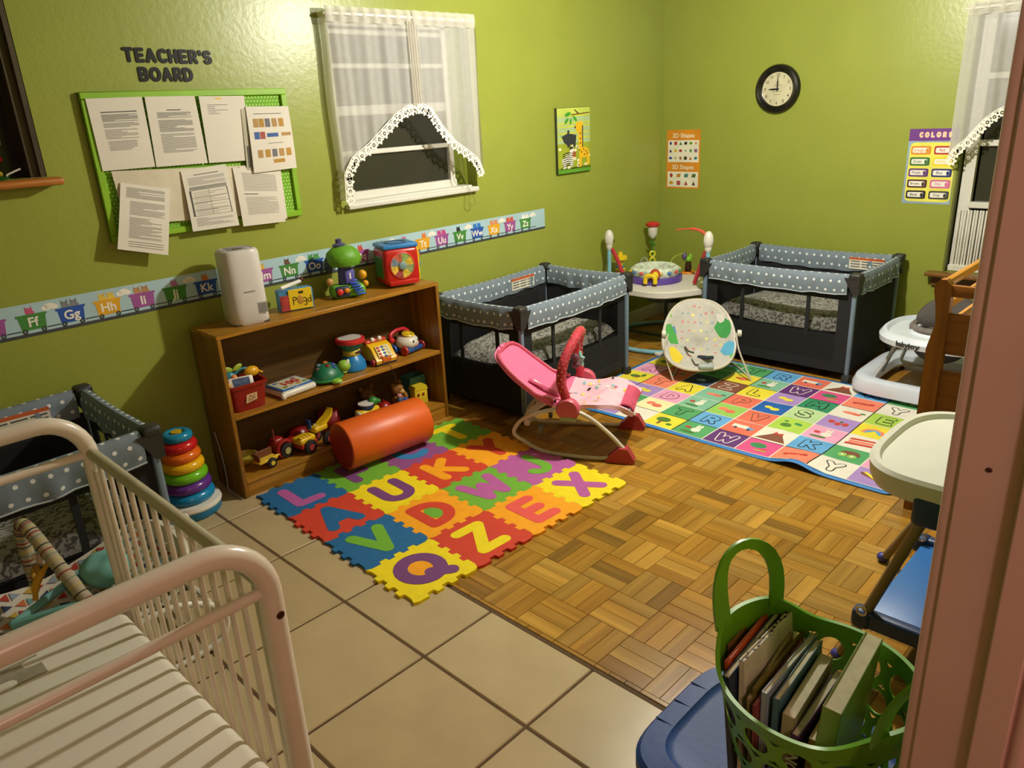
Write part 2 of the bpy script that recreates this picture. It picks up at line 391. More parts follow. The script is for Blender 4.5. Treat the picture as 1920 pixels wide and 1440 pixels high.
def seen(r):
    x, y = (r[0]+r[1])/2, (r[2]+r[3])/2; d = Vector((x, y, 0))-CAM; f = d.dot(_f)
    if f <= 0: return False
    px, py = 960+FPX*d.dot(_r)/f, 720-FPX*d.dot(_u)/f
    if not (880 < px < 1760 and 640 < py < 1420): return False
    if .3 < x < 1.58 and y < -2.66: return False
    if .7 < x < 2.5 and -2.03 < y < -.8: return False
    return True
strips.sort(key=lambda q: (not seen(q[0]), (Vector(((q[0][0]+q[0][1])/2, (q[0][2]+q[0][3])/2, 0))-CAM).length))
_pm = {}
rest = MB(); restm = []
for n, (r, o, mi) in enumerate(strips):
    g = .0006; sx, sy = r[1]-r[0]-2*g, r[3]-r[2]-2*g; dz = random.uniform(-.0006, .0002)
    c = ((r[0]+r[1])/2, (r[2]+r[3])/2)
    if n < 300 and seen(r):
        k = (round(sx, 3), round(sy, 3), o, mi)
        if k not in _pm:
            me = MB().rbox((0,0,-.005), (sx, sy, .010), .0008, 1).mesh('parquet_strip', 30); me.materials.append((PMX if o else PMY)[mi]); _pm[k] = me
        ob = bpy.data.objects.new('parquet_strip', _pm[k]); ob.location = (c[0], c[1], dz); ob.parent = floor; col.objects.link(ob)
    else:
        a = len(rest.f); rest.box(c[0]-sx/2, c[0]+sx/2, c[1]-sy/2, c[1]+sy/2, -.010, dz); restm += [mi+8*(1-o)]*(len(rest.f)-a)
ro = rest.build('parquet_strips', PMX[0], floor, smooth=0, kind='stuff')
for m_ in (PMX+PMY)[1:]: ro.data.materials.append(m_)
ro.data.polygons.foreach_set('material_index', restm)
b = MB().box(0, XR+.098, BY-.009, BY+.005, -.012, -.002); b.build('threshold_joint', GROUT, floor, smooth=0)
# baseboards
def baseboard(name, x0, x1, y0, y1):
    b = MB().box(x0, x1, y0, y1, 0, .085); 
    if x1-x0 < y1-y0: b.box(x0, x1-.004, y0, y1, .085, .098)
    else: b.box(x0, x1, y0+.004, y1, .085, .098)
    struct(b.build(name, WHITEP, smooth=0))
baseboard('baseboard_left', 0, .014, -2.0, 0)
baseboard('baseboard_back', .014, XR, -.014, 0)

# ---- door frame at the right edge: jamb, stop, casings on both sides
JX = XR
b = MB().rbox((JX+.049, JY-.006, 1.02), (.106, .012, 2.04), .002, 1); struct(b.build('trim_1', TRIM))
b = MB().rbox((JX+.078, JY-.018, 1.02), (.036, .013, 2.04), .002, 1); struct(b.build('trim_2', TRIM))
b = MB().rbox((JX-.009, JY+.026, 1.02), (.018, .068, 2.04), .005, 2); struct(b.build('trim_3', TRIM))
b = MB().rbox((JX+.107, JY+.022, 1.02), (.018, .078, 2.04), .007, 3).rbox((JX+.113, JY+.05, 1.02), (.016, .02, 2.04), .006, 2); struct(b.build('trim_4', TRIM))
mk = MB().ell((JX+.026, JY-.0125, 1.243), (.0035,.0015,.003), 8, 6); mk.ell((JX+.088, JY-.025, 1.19), (.003,.0015,.004), 8, 6); struct(mk.build('trim_5', mat('nail_hole', '#3a1a10', .8)))

# ---- window 1, left wall
GREYW = mat('white_window_frame', '#d8d6cc', .4, var=.05)
win = struct(bpy.data.objects.new('window_1', None)); col.objects.link(win)
xg = -.085
zs = [fx(700, q, xg).z for q in (62, 124, 206, 284)]
yr = WA[1]-.115                                       # frame's right edge stops short of the reveal
b = MB().box(xg-.02, xg+.02, WA[0], WA[0]+.045, WA[2], WA[3]).box(xg-.02, xg+.02, yr-.035, yr, WA[2], WA[3]).box(xg-.02, xg+.02, WA[0], yr, WA[3]-.04, WA[3]).box(xg-.02, xg+.03, WA[0], yr, WA[2]+.0, WA[2]+.055)
b.build('window_frame', GREYW, win, smooth=0)
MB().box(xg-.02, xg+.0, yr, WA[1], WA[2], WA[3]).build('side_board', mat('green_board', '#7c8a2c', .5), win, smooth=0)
zz = [WA[2]+.055]+sorted(zs)+[WA[3]-.04]
for a, c in zip(zz[:-1], zz[1:]):
    MB().box(xg-.006, xg-.002, WA[0]+.04, yr-.03, a, c).build('pane', BLACKG, win, smooth=0)
for i, z in enumerate(zs):
    MB().rbox((xg+.004, (WA[0]+yr)/2, z), (.026, yr-WA[0]-.07, .026 if i != 2 else .05), .004, 1).build('sash_bar', GREYW, win)
MB().rbox((-.03, (WA[0]+yr)/2+.03, WA[2]+.006), (.09, yr-WA[0]+.06, .022), .004, 1).rbox((.012, (WA[0]+WA[1])/2-.02, WA[2]-.008), (.05, WA[1]-WA[0]+.0, .028), .006, 2).build('window_sill', GREYW, win)

# ---- niche window, far left: dark reveal, orange-brown board
DKW = wood('dark_stained_wood', '#2b2210', '#4a3c1c', .5, 2)
win2 = struct(bpy.data.objects.new('window_2', None)); col.objects.link(win2)
b = MB().box(-.155, -.002, WB[1]-.02, WB[1]-.001, WB[2], WB[3]).box(-.155, -.002, WB[0], WB[1], WB[3]-.02, WB[3]-.001).box(-.15,-.02,WB[1]-.05,WB[1]-.02,WB[2],WB[3]); b.build('window_frame', DKW, win2, smooth=0)
MB().box(-.156, -.150, WB[0], WB[1], WB[2], WB[3]).build('pane', mat('night_pane', '#0d0906', .25), win2, smooth=0)
MB().rbox((-.03, (WB[0]+fx(118,333,.07).y)/2, WB[2]-.016), (.24, fx(118,333,.07).y-WB[0], .03), .012, 3).build('window_sill', wood('orange_sill_wood', '#9a5a20', '#c07a32', .35, 1), win2)

# ---- window 3, back wall at the right: sash, accordion panel, wooden sill
win3 = struct(bpy.data.objects.new('window_3', None)); col.objects.link(win3)
yg = .07
b = MB().box(WC[0]+.022, WC[0]+.085, yg-.02, yg+.03, WC[2], WC[3]).box(WC[1]-.05, WC[1], yg-.02, yg+.03, WC[2], WC[3]).box(WC[0]+.022, WC[1], yg-.02, yg+.03, WC[3]-.05, WC[3])
b.build('window_frame', GREYW, win3, smooth=0)
for z in (fy(1850, 268, yg).z, fy(1840, 143, yg).z): MB().rbox(((WC[0]+WC[1])/2, yg-.004, z), (WC[1]-WC[0]-.12, .03, .035), .004, 1).build('sash_bar', GREYW, win3)
zl = fy(1825, 385, yg-.04).z
MB().rbox(((WC[0]+WC[1])/2+.03, yg-.015, zl), (WC[1]-WC[0]-.1, .05, .035), .004, 1).build('lower_rail', GREYW, win3)
MB().box(WC[0]+.10, WC[1]-.04, yg+.008, yg+.012, zl, WC[3]-.04).build('pane', BLACKG, win3, smooth=0)
MB().box(WC[0]+.0, WC[1], yg+.055, yg+.06, WC[2], WC[3]).build('night_panel', mat('night_pane', '#0d0906', .25), win3, smooth=0)
ac = MB()
n = 26
for i in range(n):
    x = WC[0]+.040+i*.016; ac.rbox((x, yg-.030+.008*(i % 2), (WC[2]+zl)/2), (.012, .012, zl-WC[2]-.06), .003, 1)
ac.rbox((WC[0]+.040+.2, yg-.030, WC[2]+.022), (.44, .04, .04), .005, 1)
ac.build('accordion_panel', mat('white_vinyl', '#dedbd0', .5), win3)
MB().box(WC[0]-.0, WC[0]+.012, .0, .1, WC[2], WC[3]).build('side_board', mat('shaded_wall_reveal', '#5f6426', .6), win3, smooth=0)  # sheet over the green wall reveal, shade put into its darker olive colour
BRW = wood('brown_sill_wood', '#5f3d18', '#8a5d28', .4, 0)
sl = fy(1734, 512, -.06)
MB().rbox(((sl.x+WC[1]+.1)/2, -.02, WC[2]-.013), (WC[1]+.1-sl.x, .12, .024), .006, 2).build('window_sill', BRW, win3)
MB().box(sl.x+.03, WC[1]+.08, -.02, 0, WC[2]-.09, WC[2]-.025).build('apron', BRW, win3, smooth=0)

# ---- sheer curtains with lace edges
SHEER = see_through('sheer_white_voile', '#efeeea', .60, translucent=.35)
SHEER2 = see_through('gathered_voile', '#ece8de', .74, translucent=.3)
LACE = mat('white_lace', '#f0ece0', .8, var=.05)
def curtain(name, label, M, ya, yb, ztop, edge, folds, group, side=None, gather=None):
    """M: wall frame (u,v,w); edge: list of (u, v) along the lower hem; folds in w"""
    t = thing(name, label, 'curtain', M=M, group=group)
    edge = sorted(edge)
    def hem(u):
        if u <= edge[0][0]: return edge[0][1]
        for a, c in zip(edge[:-1], edge[1:]):
            if u <= c[0]: return a[1]+(c[1]-a[1])*(u-a[0])/max(1e-6, c[0]-a[0])
        return edge[-1][1]
    ph = random.random()*6
    def P(u, v):
        y = ya+(yb-ya)*u; zb = hem(y); z = zb+(ztop-.045-zb)*v
        k = u*folds*2*PI+ph
        return (y+.004*math.sin(k*.5+z*3), z, .060+.009*math.sin(k+.6*math.sin(z*4))+.004*math.sin(2.3*k+1)-.004*(1-v))
    MB().grid(P, 70, 24).build('sheer', SHEER, t)
    def H(u, v): y = ya+(yb-ya)*u; return (y, ztop-.048+.07*v, .064+.007*math.sin(u*folds*2*2*PI)+.006*math.sin(PI*v))
    MB().grid(H, 120, 4).build('header', SHEER2, t)
    if gather:
        def G(u, v):
            y = gather[0]+(gather[1]-gather[0])*u; zb = hem(y); return (y, zb+(ztop-.03-zb)*v, .074+.007*math.sin(u*4*2*PI+2*v))
        MB().grid(G, 40, 12).build('centre_gather', SHEER2, t)
    if side is not None:
        def R(u, v): zb = hem(side); return (side+.004*math.sin(9*v), zb+(ztop-zb)*v, .004+.062*u)
        MB().grid(R, 4, 16).build('return_side', SHEER2, t)
    lc = MB(); band = MB(); pts = [Vector((y, hem(y))) for y in [ya+(yb-ya)*i/60 for i in range(61)]]
    dist = 0; nxt = 0
    for a, c in zip(pts[:-1], pts[1:]):
        d = (c-a).length; nrm = Vector((-(c-a).y, (c-a).x))/max(d, 1e-6)
        if nrm.y > 0: nrm = -nrm
        for k in (0, 1):
            q0 = a+nrm*(-.008+.010*k); q1 = c+nrm*(-.008+.010*k)
            band.prism([(q0.x, q0.y), (q1.x, q1.y), (q1.x+nrm.x*.006, q1.y+nrm.y*.006), (q0.x+nrm.x*.006, q0.y+nrm.y*.006)], .066, .068)
        while nxt <= dist+d:
            p = a+(c-a)*((nxt-dist)/max(d, 1e-6))+nrm*.021
            poly = [(p.x+.030*(.82+.18*math.cos(6*2*PI*i/30))*math.cos(2*PI*i/30), p.y+.030*(.82+.18*math.cos(6*2*PI*i/30))*math.sin(2*PI*i/30)) for i in range(30)]
            inn = [(p.x+.010*math.cos(2*PI*i/30), p.y+.010*math.sin(2*PI*i/30)) for i in range(30)]
            lc.ring_prism(poly, inn, .066, .069); lc.prism([(p.x+.0045*math.cos(2*PI*i/8), p.y+.0045*math.sin(2*PI*i/8)) for i in range(8)], .066, .070)
            nxt += .046
        dist += d
    lc.add(band.v, band.f); lc.build('lace_trim', LACE, t, smooth=0, kind='stuff')
    return t
def hem_px(pts, X): return [((lambda q: (q.y, q.z))(fx(560+c[0]/3.2, c[1]/3.2, X))) for c in pts]
heml = hem_px([(222,1215),(245,1120),(275,1050),(320,950),(420,865),(520,755),(590,680),(640,645),(720,625)], .06)
hemr = hem_px([(690,625),(740,632),(790,660),(850,755),(930,850),(1020,915),(1070,960),(1095,1020),(1112,1085)], .06)
ztop = fx(745, 27, .06).z
ycl = fx(560+150/3.2, 70/3.2, .06).y; ycr = fx(560+1050/3.2, 200/3.2, .06).y
ym = fx(560+700/3.2, 300/3.2, .06).y
heml = [(max(ycl, y), z) for y, z in heml]
curtain('sheer_curtain', 'sheer white curtain panel on the side of the bulletin board', LEFTW(0, 0), ycl, ym+.012, ztop, heml, 4, 'sheer panels of the curtain between the board and the animal canvas', side=ycl, gather=(ym-.055, ym+.010))
curtain('sheer_curtain', 'sheer white curtain panel on the side of the animal canvas', LEFTW(0, 0, .006), ym-.012, ycr, ztop, hemr, 3, 'sheer panels of the curtain between the board and the animal canvas', side=ycr)
rod = MB().tube([(.002, ycl, ztop-.012), (.062, ycl, ztop-.012), (.066, ycl+.01, ztop-.012), (.066, ycr-.01, ztop-.012), (.062, ycr, ztop-.012), (.002, ycr, ztop-.012)], .008, 8)
tag(rod.build('curtain_rod', WHITEP), 'flat white curtain rod above the window between the board and the canvas', 'rod')
# right-hand window curtain, mostly hidden by the door frame
h3 = [((lambda q: (q.x, q.z))(fy(1640+c[0]/2.571, c[1]/2.571, -.06))) for c in [(355,770),(380,720),(440,675),(500,610),(540,570),(590,535)]]
xa = h3[0][0]; h3 = h3+[(xa+.45, h3[-1][1]+.12)]
curtain('sheer_curtain', 'sheer white lace-edged curtain hanging beside the colours poster', BACKW(0, 0), xa, xa+.45, fy(1850, 8, -.06).z, h3, 3, None, side=xa)
tag(MB().tube([(xa-.01,-.066, fy(1850, 8, -.06).z-.012),(xa+.9,-.066, fy(1850, 8, -.06).z-.012)], .008, 8).build('curtain_rod', WHITEP), 'white curtain rod above the window beside the colours poster', 'rod')
# thin blind cord in the window
cc = [fx(560+c[0]/3.2, c[1]/3.2, -.03) for c in [(905,910),(915,1000),(930,1070),(948,1110)]]
cc2 = [fx(560+c[0]/3.2, c[1]/3.2, .05) for c in [(968,950),(985,1040),(1010,1110),(1030,1160),(1025,1210),(1045,1235),(1062,1215),(1045,1175)]]
tag(MB().tube(bez([tuple(p) for p in cc2], 6), .0016, 5).build('blind_cord', mat('beige_cord', '#8f8355', .8)), 'thin looped blind cord hanging below the curtained window sill', 'cord')
tag(MB().tube(bez([tuple(p) for p in cc], 6), .0014, 5).build('blind_cord', mat('beige_cord', '#8f8355', .8)), 'thin straight blind cord hanging inside the curtained window', 'cord')
# ------------------------------------------------------------------ things on the walls
INK = mat('black_ink', '#1a1a18', .6, var=.1)
GREYINK = mat('grey_ink', '#56544e', .7)
PAPER = mat('white_paper', '#e2dccf', .8, var=.04, scale=4)
# bulletin board
B0, B1, B2, B3 = -4.108, -3.205, 1.208, 1.796
bt = thing('bulletin_board', 'lime green framed bulletin board covered with pinned papers', 'board', M=LEFTW(B0, B2))
bw, bh = B1-B0, B3-B2
LIME = mat('lime_frame_paint', '#86b81f', .45)
def rectuv(x0, x1, y0, y1): return [[(x0,y0),(x1,y0),(x1,y1),(x0,y1)]]
b = MB(); b.add([(.02,.02,.012),(bw-.02,.02,.012),(bw-.02,bh-.02,.012),(.02,bh-.02,.012)], [(0,1,2,3)], uvs=rectuv(0,bw,0,bh))
b.build('dotted_paper', dots('lime_dotted_paper', '#6fae12', '#cfe38a', .017, .0035), bt, smooth=0)
MB().box(0,bw,0,bh,.001,.010).build('backing', LIME, bt, smooth=0)
for nm, q in (('frame_rail', (0,bw,bh-.028,bh)), ('frame_rail', (0,bw,0,.028)), ('frame_rail', (0,.028,.028,bh-.028)), ('frame_rail', (bw-.028,bw,.028,bh-.028))):
    MB().rbox(((q[0]+q[1])/2, (q[2]+q[3])/2, .013), (q[1]-q[0], q[3]-q[2], .026), .003, 1).build(nm, LIME, bt)
def paper(name, label, px, X, draw, lift=0.0, m=None, cat='paper', scallop=False, group='papers pinned to the bulletin board'):
    """px: TL,TR,BR,BL picture corners on a plane in front of the left wall"""
    c = [fx(q[0]/2.88, q[1]/2.88, X) for q in px]; c[2].x += lift; c[3].x += lift
    o = c[3].copy(); t = thing(name, label, cat, loc=o, group=group)
    c = [p-o for p in c]
    def S(u, v, off=0):
        a = c[3]+(c[2]-c[3])*u; d = c[0]+(c[1]-c[0])*u; p = a+(d-a)*v
        return Vector((p.x+off+.004*math.sin(PI*v)*(1 if lift else .5), p.y, p.z))
    vv = (lambda u: 1+.018*math.sin(u*7*2*PI)) if scallop else (lambda u: 1)
    MB().grid(lambda u, v: S(u, v*vv(u)), 14, 8, thick=.0008).build('sheet', m or PAPER, t)
    groups = {}
    for q in draw:                                     # (u0,u1,v0,v1,material)
        groups.setdefault(q[4].name, (q[4], []))[1].append(q)
    for k, (mm, qs) in groups.items():
        b = MB()
        for u0, u1, v0, v1, _ in qs:
            n = max(1, int((u1-u0)*8)); 
            for i in range(n):
                a, d = u0+(u1-u0)*i/n, u0+(u1-u0)*(i+1)/n
                b.add([S(a,v0,.0009), S(d,v0,.0009), S(d,v1,.0009), S(a,v1,.0009)], [(0,1,2,3)])
        b.build('printed_text' if mm in (INK, GREYINK) else 'printed_picture', mm, t, smooth=0, kind='stuff')
    return t
def lines(v0, v1, n, u0=.2, u1=.82, seed=0, m=GREYINK, th=.006, full=.75):
    r = random.Random(seed); out = []
    for i in range(n):
        v = v0+(v1-v0)*i/max(1, n-1); e = u1 if r.random() < full else u0+(u1-u0)*r.uniform(.3, .9)
        out.append((u0, e, v-th/2, v+th/2, m))
    return out
P = paper
P('backing_paper', 'large cream scalloped paper behind the lower row of sheets on the board', [(600,925),(1515,885),(1532,1150),(680,1215)], .0285, [], m=mat('cream_backing', '#d8cfb8', .85), scallop=True)
P('pinned_paper', 'typed sheet at the top corner of the board nearest the wooden sill', [(460,533),(765,522),(838,900),(555,925)], .0305, [(.2,.85,.80,.812,INK)]+lines(.77,.68,8,.2,.85,1)+lines(.65,.6,4,.2,.85,2)+lines(.56,.44,7,.2,.8,3,full=.3)+lines(.40,.28,7,.22,.75,4,full=.4))
P('pinned_paper', 'typed sheet with a bold heading in the middle of the top row', [(780,522),(1050,518),(1122,880),(845,902)], .0305, [(.38,.66,.80,.812,INK)]+lines(.77,.70,6,.18,.85,5)+lines(.66,.50,12,.18,.85,6)+lines(.46,.2,15,.18,.85,7,full=.6))
P('pinned_paper', 'nearly blank sheet with four short lines of type on the board', [(1072,520),(1318,517),(1352,865),(1130,880)], .0305, lines(.87,.74,6,.15,.6,8,full=.4)+[(.35,.48,.955,.975,mat('brass_pin', '#a8842e', .3, metal=.8))])
pics = []
pc = [mat('print_tan', '#b08a50', .7), mat('print_lilac', '#9c92a8', .7), mat('print_gold', '#b58832', .7), mat('print_blue', '#3b5ea0', .7), mat('print_grey', '#6b6a72', .7), mat('print_red', '#a8504a', .7)]
for row, v, us, hs in ((0,.75,(.12,.25,.39,.55,.71),.13), (1,.56,(.11,.24),.11), (2,.28,(.14,.31,.47,.63,.80),.12)):
    for i, u in enumerate(us): pics.append((u, u+.115, v-hs/2, v+hs/2, pc[(i*2+row*3) % 6]))
pics += [(.40,.66,.53,.59,pc[3]), (.74,.96,.54,.59,pc[0]), (.48,.74,.12,.18,pc[2]), (.15,.8,.885,.893,INK), (.4,.75,.43,.437,GREYINK)]
P('pinned_paper', 'white page with rows of small coloured pictures sticking out of the board', [(1325,575),(1555,573),(1598,905),(1368,935)], .037, pics, lift=.008, scallop=True)
P('clear_sleeve', 'clear plastic binder sleeve beside the page of small pictures', [(1300,590),(1325,585),(1372,920),(1335,922)], .034, [(.3,.7,.05,.4,GREYINK)], m=mat('clear_plastic_sleeve', '#b9b4a2', .2, spec=.7), cat='sleeve')
P('pinned_paper', 'stapled list hanging loose below the bottom corner of the board', [(650,985),(915,1020),(893,1375),(620,1342)], .036, lines(.94,.80,10,.12,.9,9,th=.005)+lines(.74,.55,11,.2,.9,10,full=.6,th=.005)+lines(.5,.2,17,.2,.85,11,full=.4,th=.005)+lines(.14,.07,3,.2,.9,12), lift=.03)
tb = [(.08,.12,.24,.66,GREYINK), (.9,.92,.24,.66,GREYINK), (.5,.506,.24,.66,GREYINK)]+[(.1,.92,v,v+.005,GREYINK) for v in (.24,.33,.45,.54,.66)]+[(.1,.92,.67,.72,mat('grey_table_head', '#9a988f', .8))]
P('pinned_paper', 'sheet printed with a ruled table low in the middle of the board', [(975,925),(1215,885),(1285,1215),(1035,1250)], .034, [(.25,.8,.90,.91,INK)]+lines(.86,.75,7,.1,.92,13,th=.005)+tb+lines(.62,.27,14,.16,.85,14,full=.5,th=.004)+lines(.2,.08,7,.12,.9,15,th=.005), lift=.014)
P('pinned_paper', 'densely typed sheet at the bottom of the board below the small pictures', [(1255,905),(1505,925),(1535,1195),(1308,1222)], .0335, lines(.92,.62,14,.16,.9,16,th=.005)+[(.14,.45,.55,.562,INK)]+lines(.5,.2,14,.16,.88,17,th=.005), lift=.012)
P('pinned_paper', 'blank edge of a sheet behind the densely typed one at the bottom of the board', [(1290,900),(1512,910),(1548,1180),(1330,1200)], .0315, [], lift=.006)
# wall letters
BLK = mat('black_glitter_card', '#060605', .45, var=.3, scale=200, spec=.25)
def word(s, x0px, x1px, y0px, y1px, tx0, tx1):
    p0, p1 = fx(x0px, y0px, .004), fx(x1px, y1px, .004)
    wid = [lwid(c)+.46 for c in s]; tot = sum(wid); L = (p1-p0).length; acc = 0
    seen_ = {}
    for c, wd in zip(s, wid):
        f = (acc+wd/2)/tot; acc += wd; p = p0+(p1-p0)*f
        b = MB(LEFTW(p.y, p.z)); b.stroke(letter(c, .043), .0145, 0, .004)
        for v in b.v: v -= Vector((0, p.y, p.z))
        n = 'apostrophe' if c == "'" else 'letter'
        o = b.build('wall_'+n, BLK, smooth=0); o.location = (0, p.y, p.z)
        seen_[c] = seen_.get(c, 0)+1
        w1 = "TEACHER'S" if len(s) > 5 else 'BOARD'
        if c == "'": lb = "black apostrophe before the S of the wall word TEACHER'S"
        else:
            which = '' if s.count(c) == 1 else ('first ' if seen_[c] == 1 else 'second ')
            lb = 'black glitter %sletter %s of the word %s on the green wall' % (which, c, w1)
        tag(o, lb, 'letter', "letters spelling TEACHER'S BOARD")
word("TEACHER'S", 229, 398, 102, 108, 0, 0)
word("BOARD", 259, 363, 139, 140, 0, 0)

# alphabet train border
S0, S1, SZ0, SZ1 = -4.95, -1.391, .890, 1.021
st = thing('alphabet_border', 'alphabet train wallpaper border of coloured letter wagons along the green wall', 'border', M=LEFTW(S0, SZ0))
H = SZ1-SZ0
MB().box(0,S1-S0,0,H,.0004,.0012).build('strip', mat('pale_sky_paper', '#a9c8d3', .6, var=.08, scale=3), st, smooth=0)
MB().box(0,S1-S0,0,.013,.0012,.0016).build('track', mat('dark_track_print', '#3a3d42', .6), st, smooth=0)
CAR = [mat('print_purple', '#9b4f97', .6), mat('print_green', '#3f8536', .6), mat('print_royal', '#1e4fa8', .6), mat('print_yellow', '#e0a51c', .6)]
ANI = ['#2e8f9c','#c9602a','#d99a4e','#5a2e1c','#5fa02e','#c9557f','#7d8084','#e0c24a','#b98a5a','#b06aa0','#cf7d36','#3c3f48','#d8b03c','#6a4a3a','#4c9a4c','#8a5ac0','#c84a3a','#50504e','#d04a8a','#e07a2a','#c0468a','#2a2a2e','#2a78c8','#d98a5a','#d05038','#e8e8e4']
WL = mat('white_print', '#eeeae0', .6)
CL = MB()
yF = -4.4627; pitch = (-1.5804+4.4627)/20
for i, ch in enumerate('CDEFGHIJKLMNOPQRSTUVWXYZ'):
    cx = yF+(i-3)*pitch-S0; k = (ord(ch)-65) % 4
    k = {0: 0, 1: 1, 2: 2, 3: 3}[(ord(ch)-69) % 4]
    if cx < .06: continue
    hw = .050; z0, z1 = .026, .082
    car = MB(); car.prism([(cx-hw+.006,z0),(cx+hw-.006,z0),(cx+hw,z1),(cx-hw,z1)], .0012, .0020).prism([(cx-hw-.006,z1-.002),(cx+hw+.006,z1-.002),(cx+hw+.006,z1+.007),(cx-hw-.006,z1+.007)], .0012, .0023)
    co = car.build('wagon', CAR[k], st, smooth=0)
    text_mb(ch+ch.lower(), .052, .0021, .0026, .0012, M=Matrix.Translation((cx, (z0+z1)/2+.001, 0))).build('letters', WL, co, smooth=0, kind='stuff')
    wh = MB()
    for sx in (-.034, .034): wh.ring_prism(sell(.0095,.0095,2,16,cx+sx,.022), sell(.0055,.0055,2,16,cx+sx,.022), .0021, .0028); wh.prism(sell(.0025,.0025,2,8,cx+sx,.022), .0021, .0028)
    wh.prism([(cx+hw-.004,.024),(cx+pitch-hw+.004,.024),(cx+pitch-hw+.004,.028),(cx+hw-.004,.028)], .0012, .0018)
    wh.build('wheels', INK, co, smooth=0, kind='stuff')
    am = mat('print_animal_%s' % ch, ANI[(ord(ch)-65) % 26], .6); a = MB(); r = random.Random(ord(ch))
    for dx in ((-.018, .016) if r.random() < .45 else (r.uniform(-.012, .012),)):
        a.prism(sell(.014,.015,2.4,16,cx+dx,z1+.017), .0012, .0019)
        for e in (-1, 1): a.prism([(cx+dx+e*.004,z1+.028),(cx+dx+e*.013,z1+.024),(cx+dx+e*.012,z1+.040)], .0012, .0019)
        a.prism(sell(.006,.006,2,10,cx+dx+.013,z1+.012), .0012, .0021)
    a.build('printed_animal', am, co, smooth=0, kind='stuff')
    if i % 2:
        for q in ((-.014,0,.013),(0,.005,.016),(.015,0,.012)): CL.prism(sell(q[2]*1.3,q[2]*.8,2,14,cx+pitch/2+q[0],.102+q[1]), .0012, .0015+.0001*q[2])
CL.build('printed_clouds', WL, st, smooth=0, kind='stuff')

# animal canvas
c0, c1 = fx(1043,327,.02), fx(1104,198,.02)
cw = fx(1105,197,.02).y-fx(1042,204,.02).y; chh = fx(1043,203,.02).z-fx(1046,328,.02).z
ct = thing('animal_canvas', 'small canvas painted with a rhino, giraffe and zebra on the green wall', 'picture', M=LEFTW(fx(1043,203,.02).y, fx(1046,328,.02).z))
MB().rbox((cw/2, chh/2, .011), (cw, chh, .02), .002, 1).build('canvas_edge', mat('dark_canvas_side', '#3c4020', .7), ct)
def poly(b, pts, z0=.0212, z1=.0218): return b.prism([(p[0]*cw, p[1]*chh) for p in pts], z0, z1)
CM = lambda n, c: mat('paint_'+n, c, .7)
for nm, c, y0, y1 in (('sky', '#a9c08a', .46, .9), ('lime', '#c0cf5a', .9, 1.0), ('field', '#9aa62a', .06, .46), ('grass', '#5a9a28', 0.0, .09)):
    MB().box(.003,cw-.003,max(.002,y0*chh),min(chh-.002,y1*chh),.0205,.0212).build('painted_band', CM(nm, c), ct, smooth=0)
b = MB(); [poly(b, [(0.02,y),(.98,y+.01),(.98,y+.035),(.02,y+.025)]) for y in (.86,.75,.70,.60,.52)]; b.build('painted_stripes', CM('stripe', '#c9cc3e'), ct, smooth=0, kind='stuff')
b = MB(); r = random.Random(3)
for i in range(26):
    x, y = r.uniform(.06,.95), r.uniform(.08,.44); b.prism(sell(.045*cw,.022*chh,2,12,x*cw,y*chh), .0212, .0215)
b.build('painted_dots', CM('cream', '#ece8c0'), ct, smooth=0, kind='stuff')
b = MB(); poly(b, [(.08,.60),(.13,.56),(.2,.47),(.28,.44),(.29,.40),(.36,.40),(.37,.44),(.46,.44),(.47,.40),(.52,.40),(.54,.46),(.56,.58),(.5,.59),(.35,.61),(.36,.66),(.30,.66),(.29,.61),(.20,.59),(.13,.57)], .0218, .0225); b.build('painted_rhino', CM('rhino', '#2e3236'), ct, smooth=0)
b = MB(); poly(b, [(.52,.70),(.6,.78),(.76,.78),(.76,.70),(.72,.66),(.74,.40),(.9,.36),(.96,.28),(.95,.10),(.88,.10),(.88,.22),(.72,.22),(.70,.08),(.64,.08),(.64,.30),(.62,.60)], .0218, .0225); b.build('painted_giraffe', CM('giraffe', '#e8b818'), ct, smooth=0)
b = MB(); r = random.Random(5)
for x, y in ((.68,.6),(.68,.52),(.68,.45),(.66,.34),(.72,.31),(.78,.35),(.85,.32),(.8,.27),(.89,.28)): b.prism(sell(.02*cw,.014*chh,2,8,x*cw,y*chh), .0225, .0229)
poly(b, [(.73,.38),(.76,.38),(.77,.72),(.74,.72)], .0225, .0229); poly(b, [(.5,.69),(.54,.73),(.56,.68)], .0225, .0229); b.build('giraffe_markings', CM('brown', '#5a3418'), ct, smooth=0, kind='stuff')
b = MB(); poly(b, [(.12,.22),(.24,.26),(.34,.30),(.36,.36),(.46,.38),(.52,.30),(.46,.22),(.44,.10),(.36,.10),(.34,.18),(.26,.18),(.24,.08),(.16,.08)], .0218, .0224); b.build('painted_zebra', CM('zebra', '#e8e6da'), ct, smooth=0)
b = MB()
for k in range(7):
    y = .10+k*.032; poly(b, [(.14,y),(.30,y-.03+.05),(.44,y+.01),(.44,y+.02),(.30,y+.035),(.14,y+.012)], .0224, .0228)
poly(b, [(.34,.36),(.46,.38),(.44,.41),(.36,.40)], .0224, .0228); b.build('zebra_markings', INK, ct, smooth=0, kind='stuff')
b = MB(); poly(b, [(.42,.26),(.52,.24),(.54,.32),(.46,.34)], .0225, .0229); b.build('zebra_muzzle', CM('muzzle', '#a0562c'), ct, smooth=0)
b = MB()
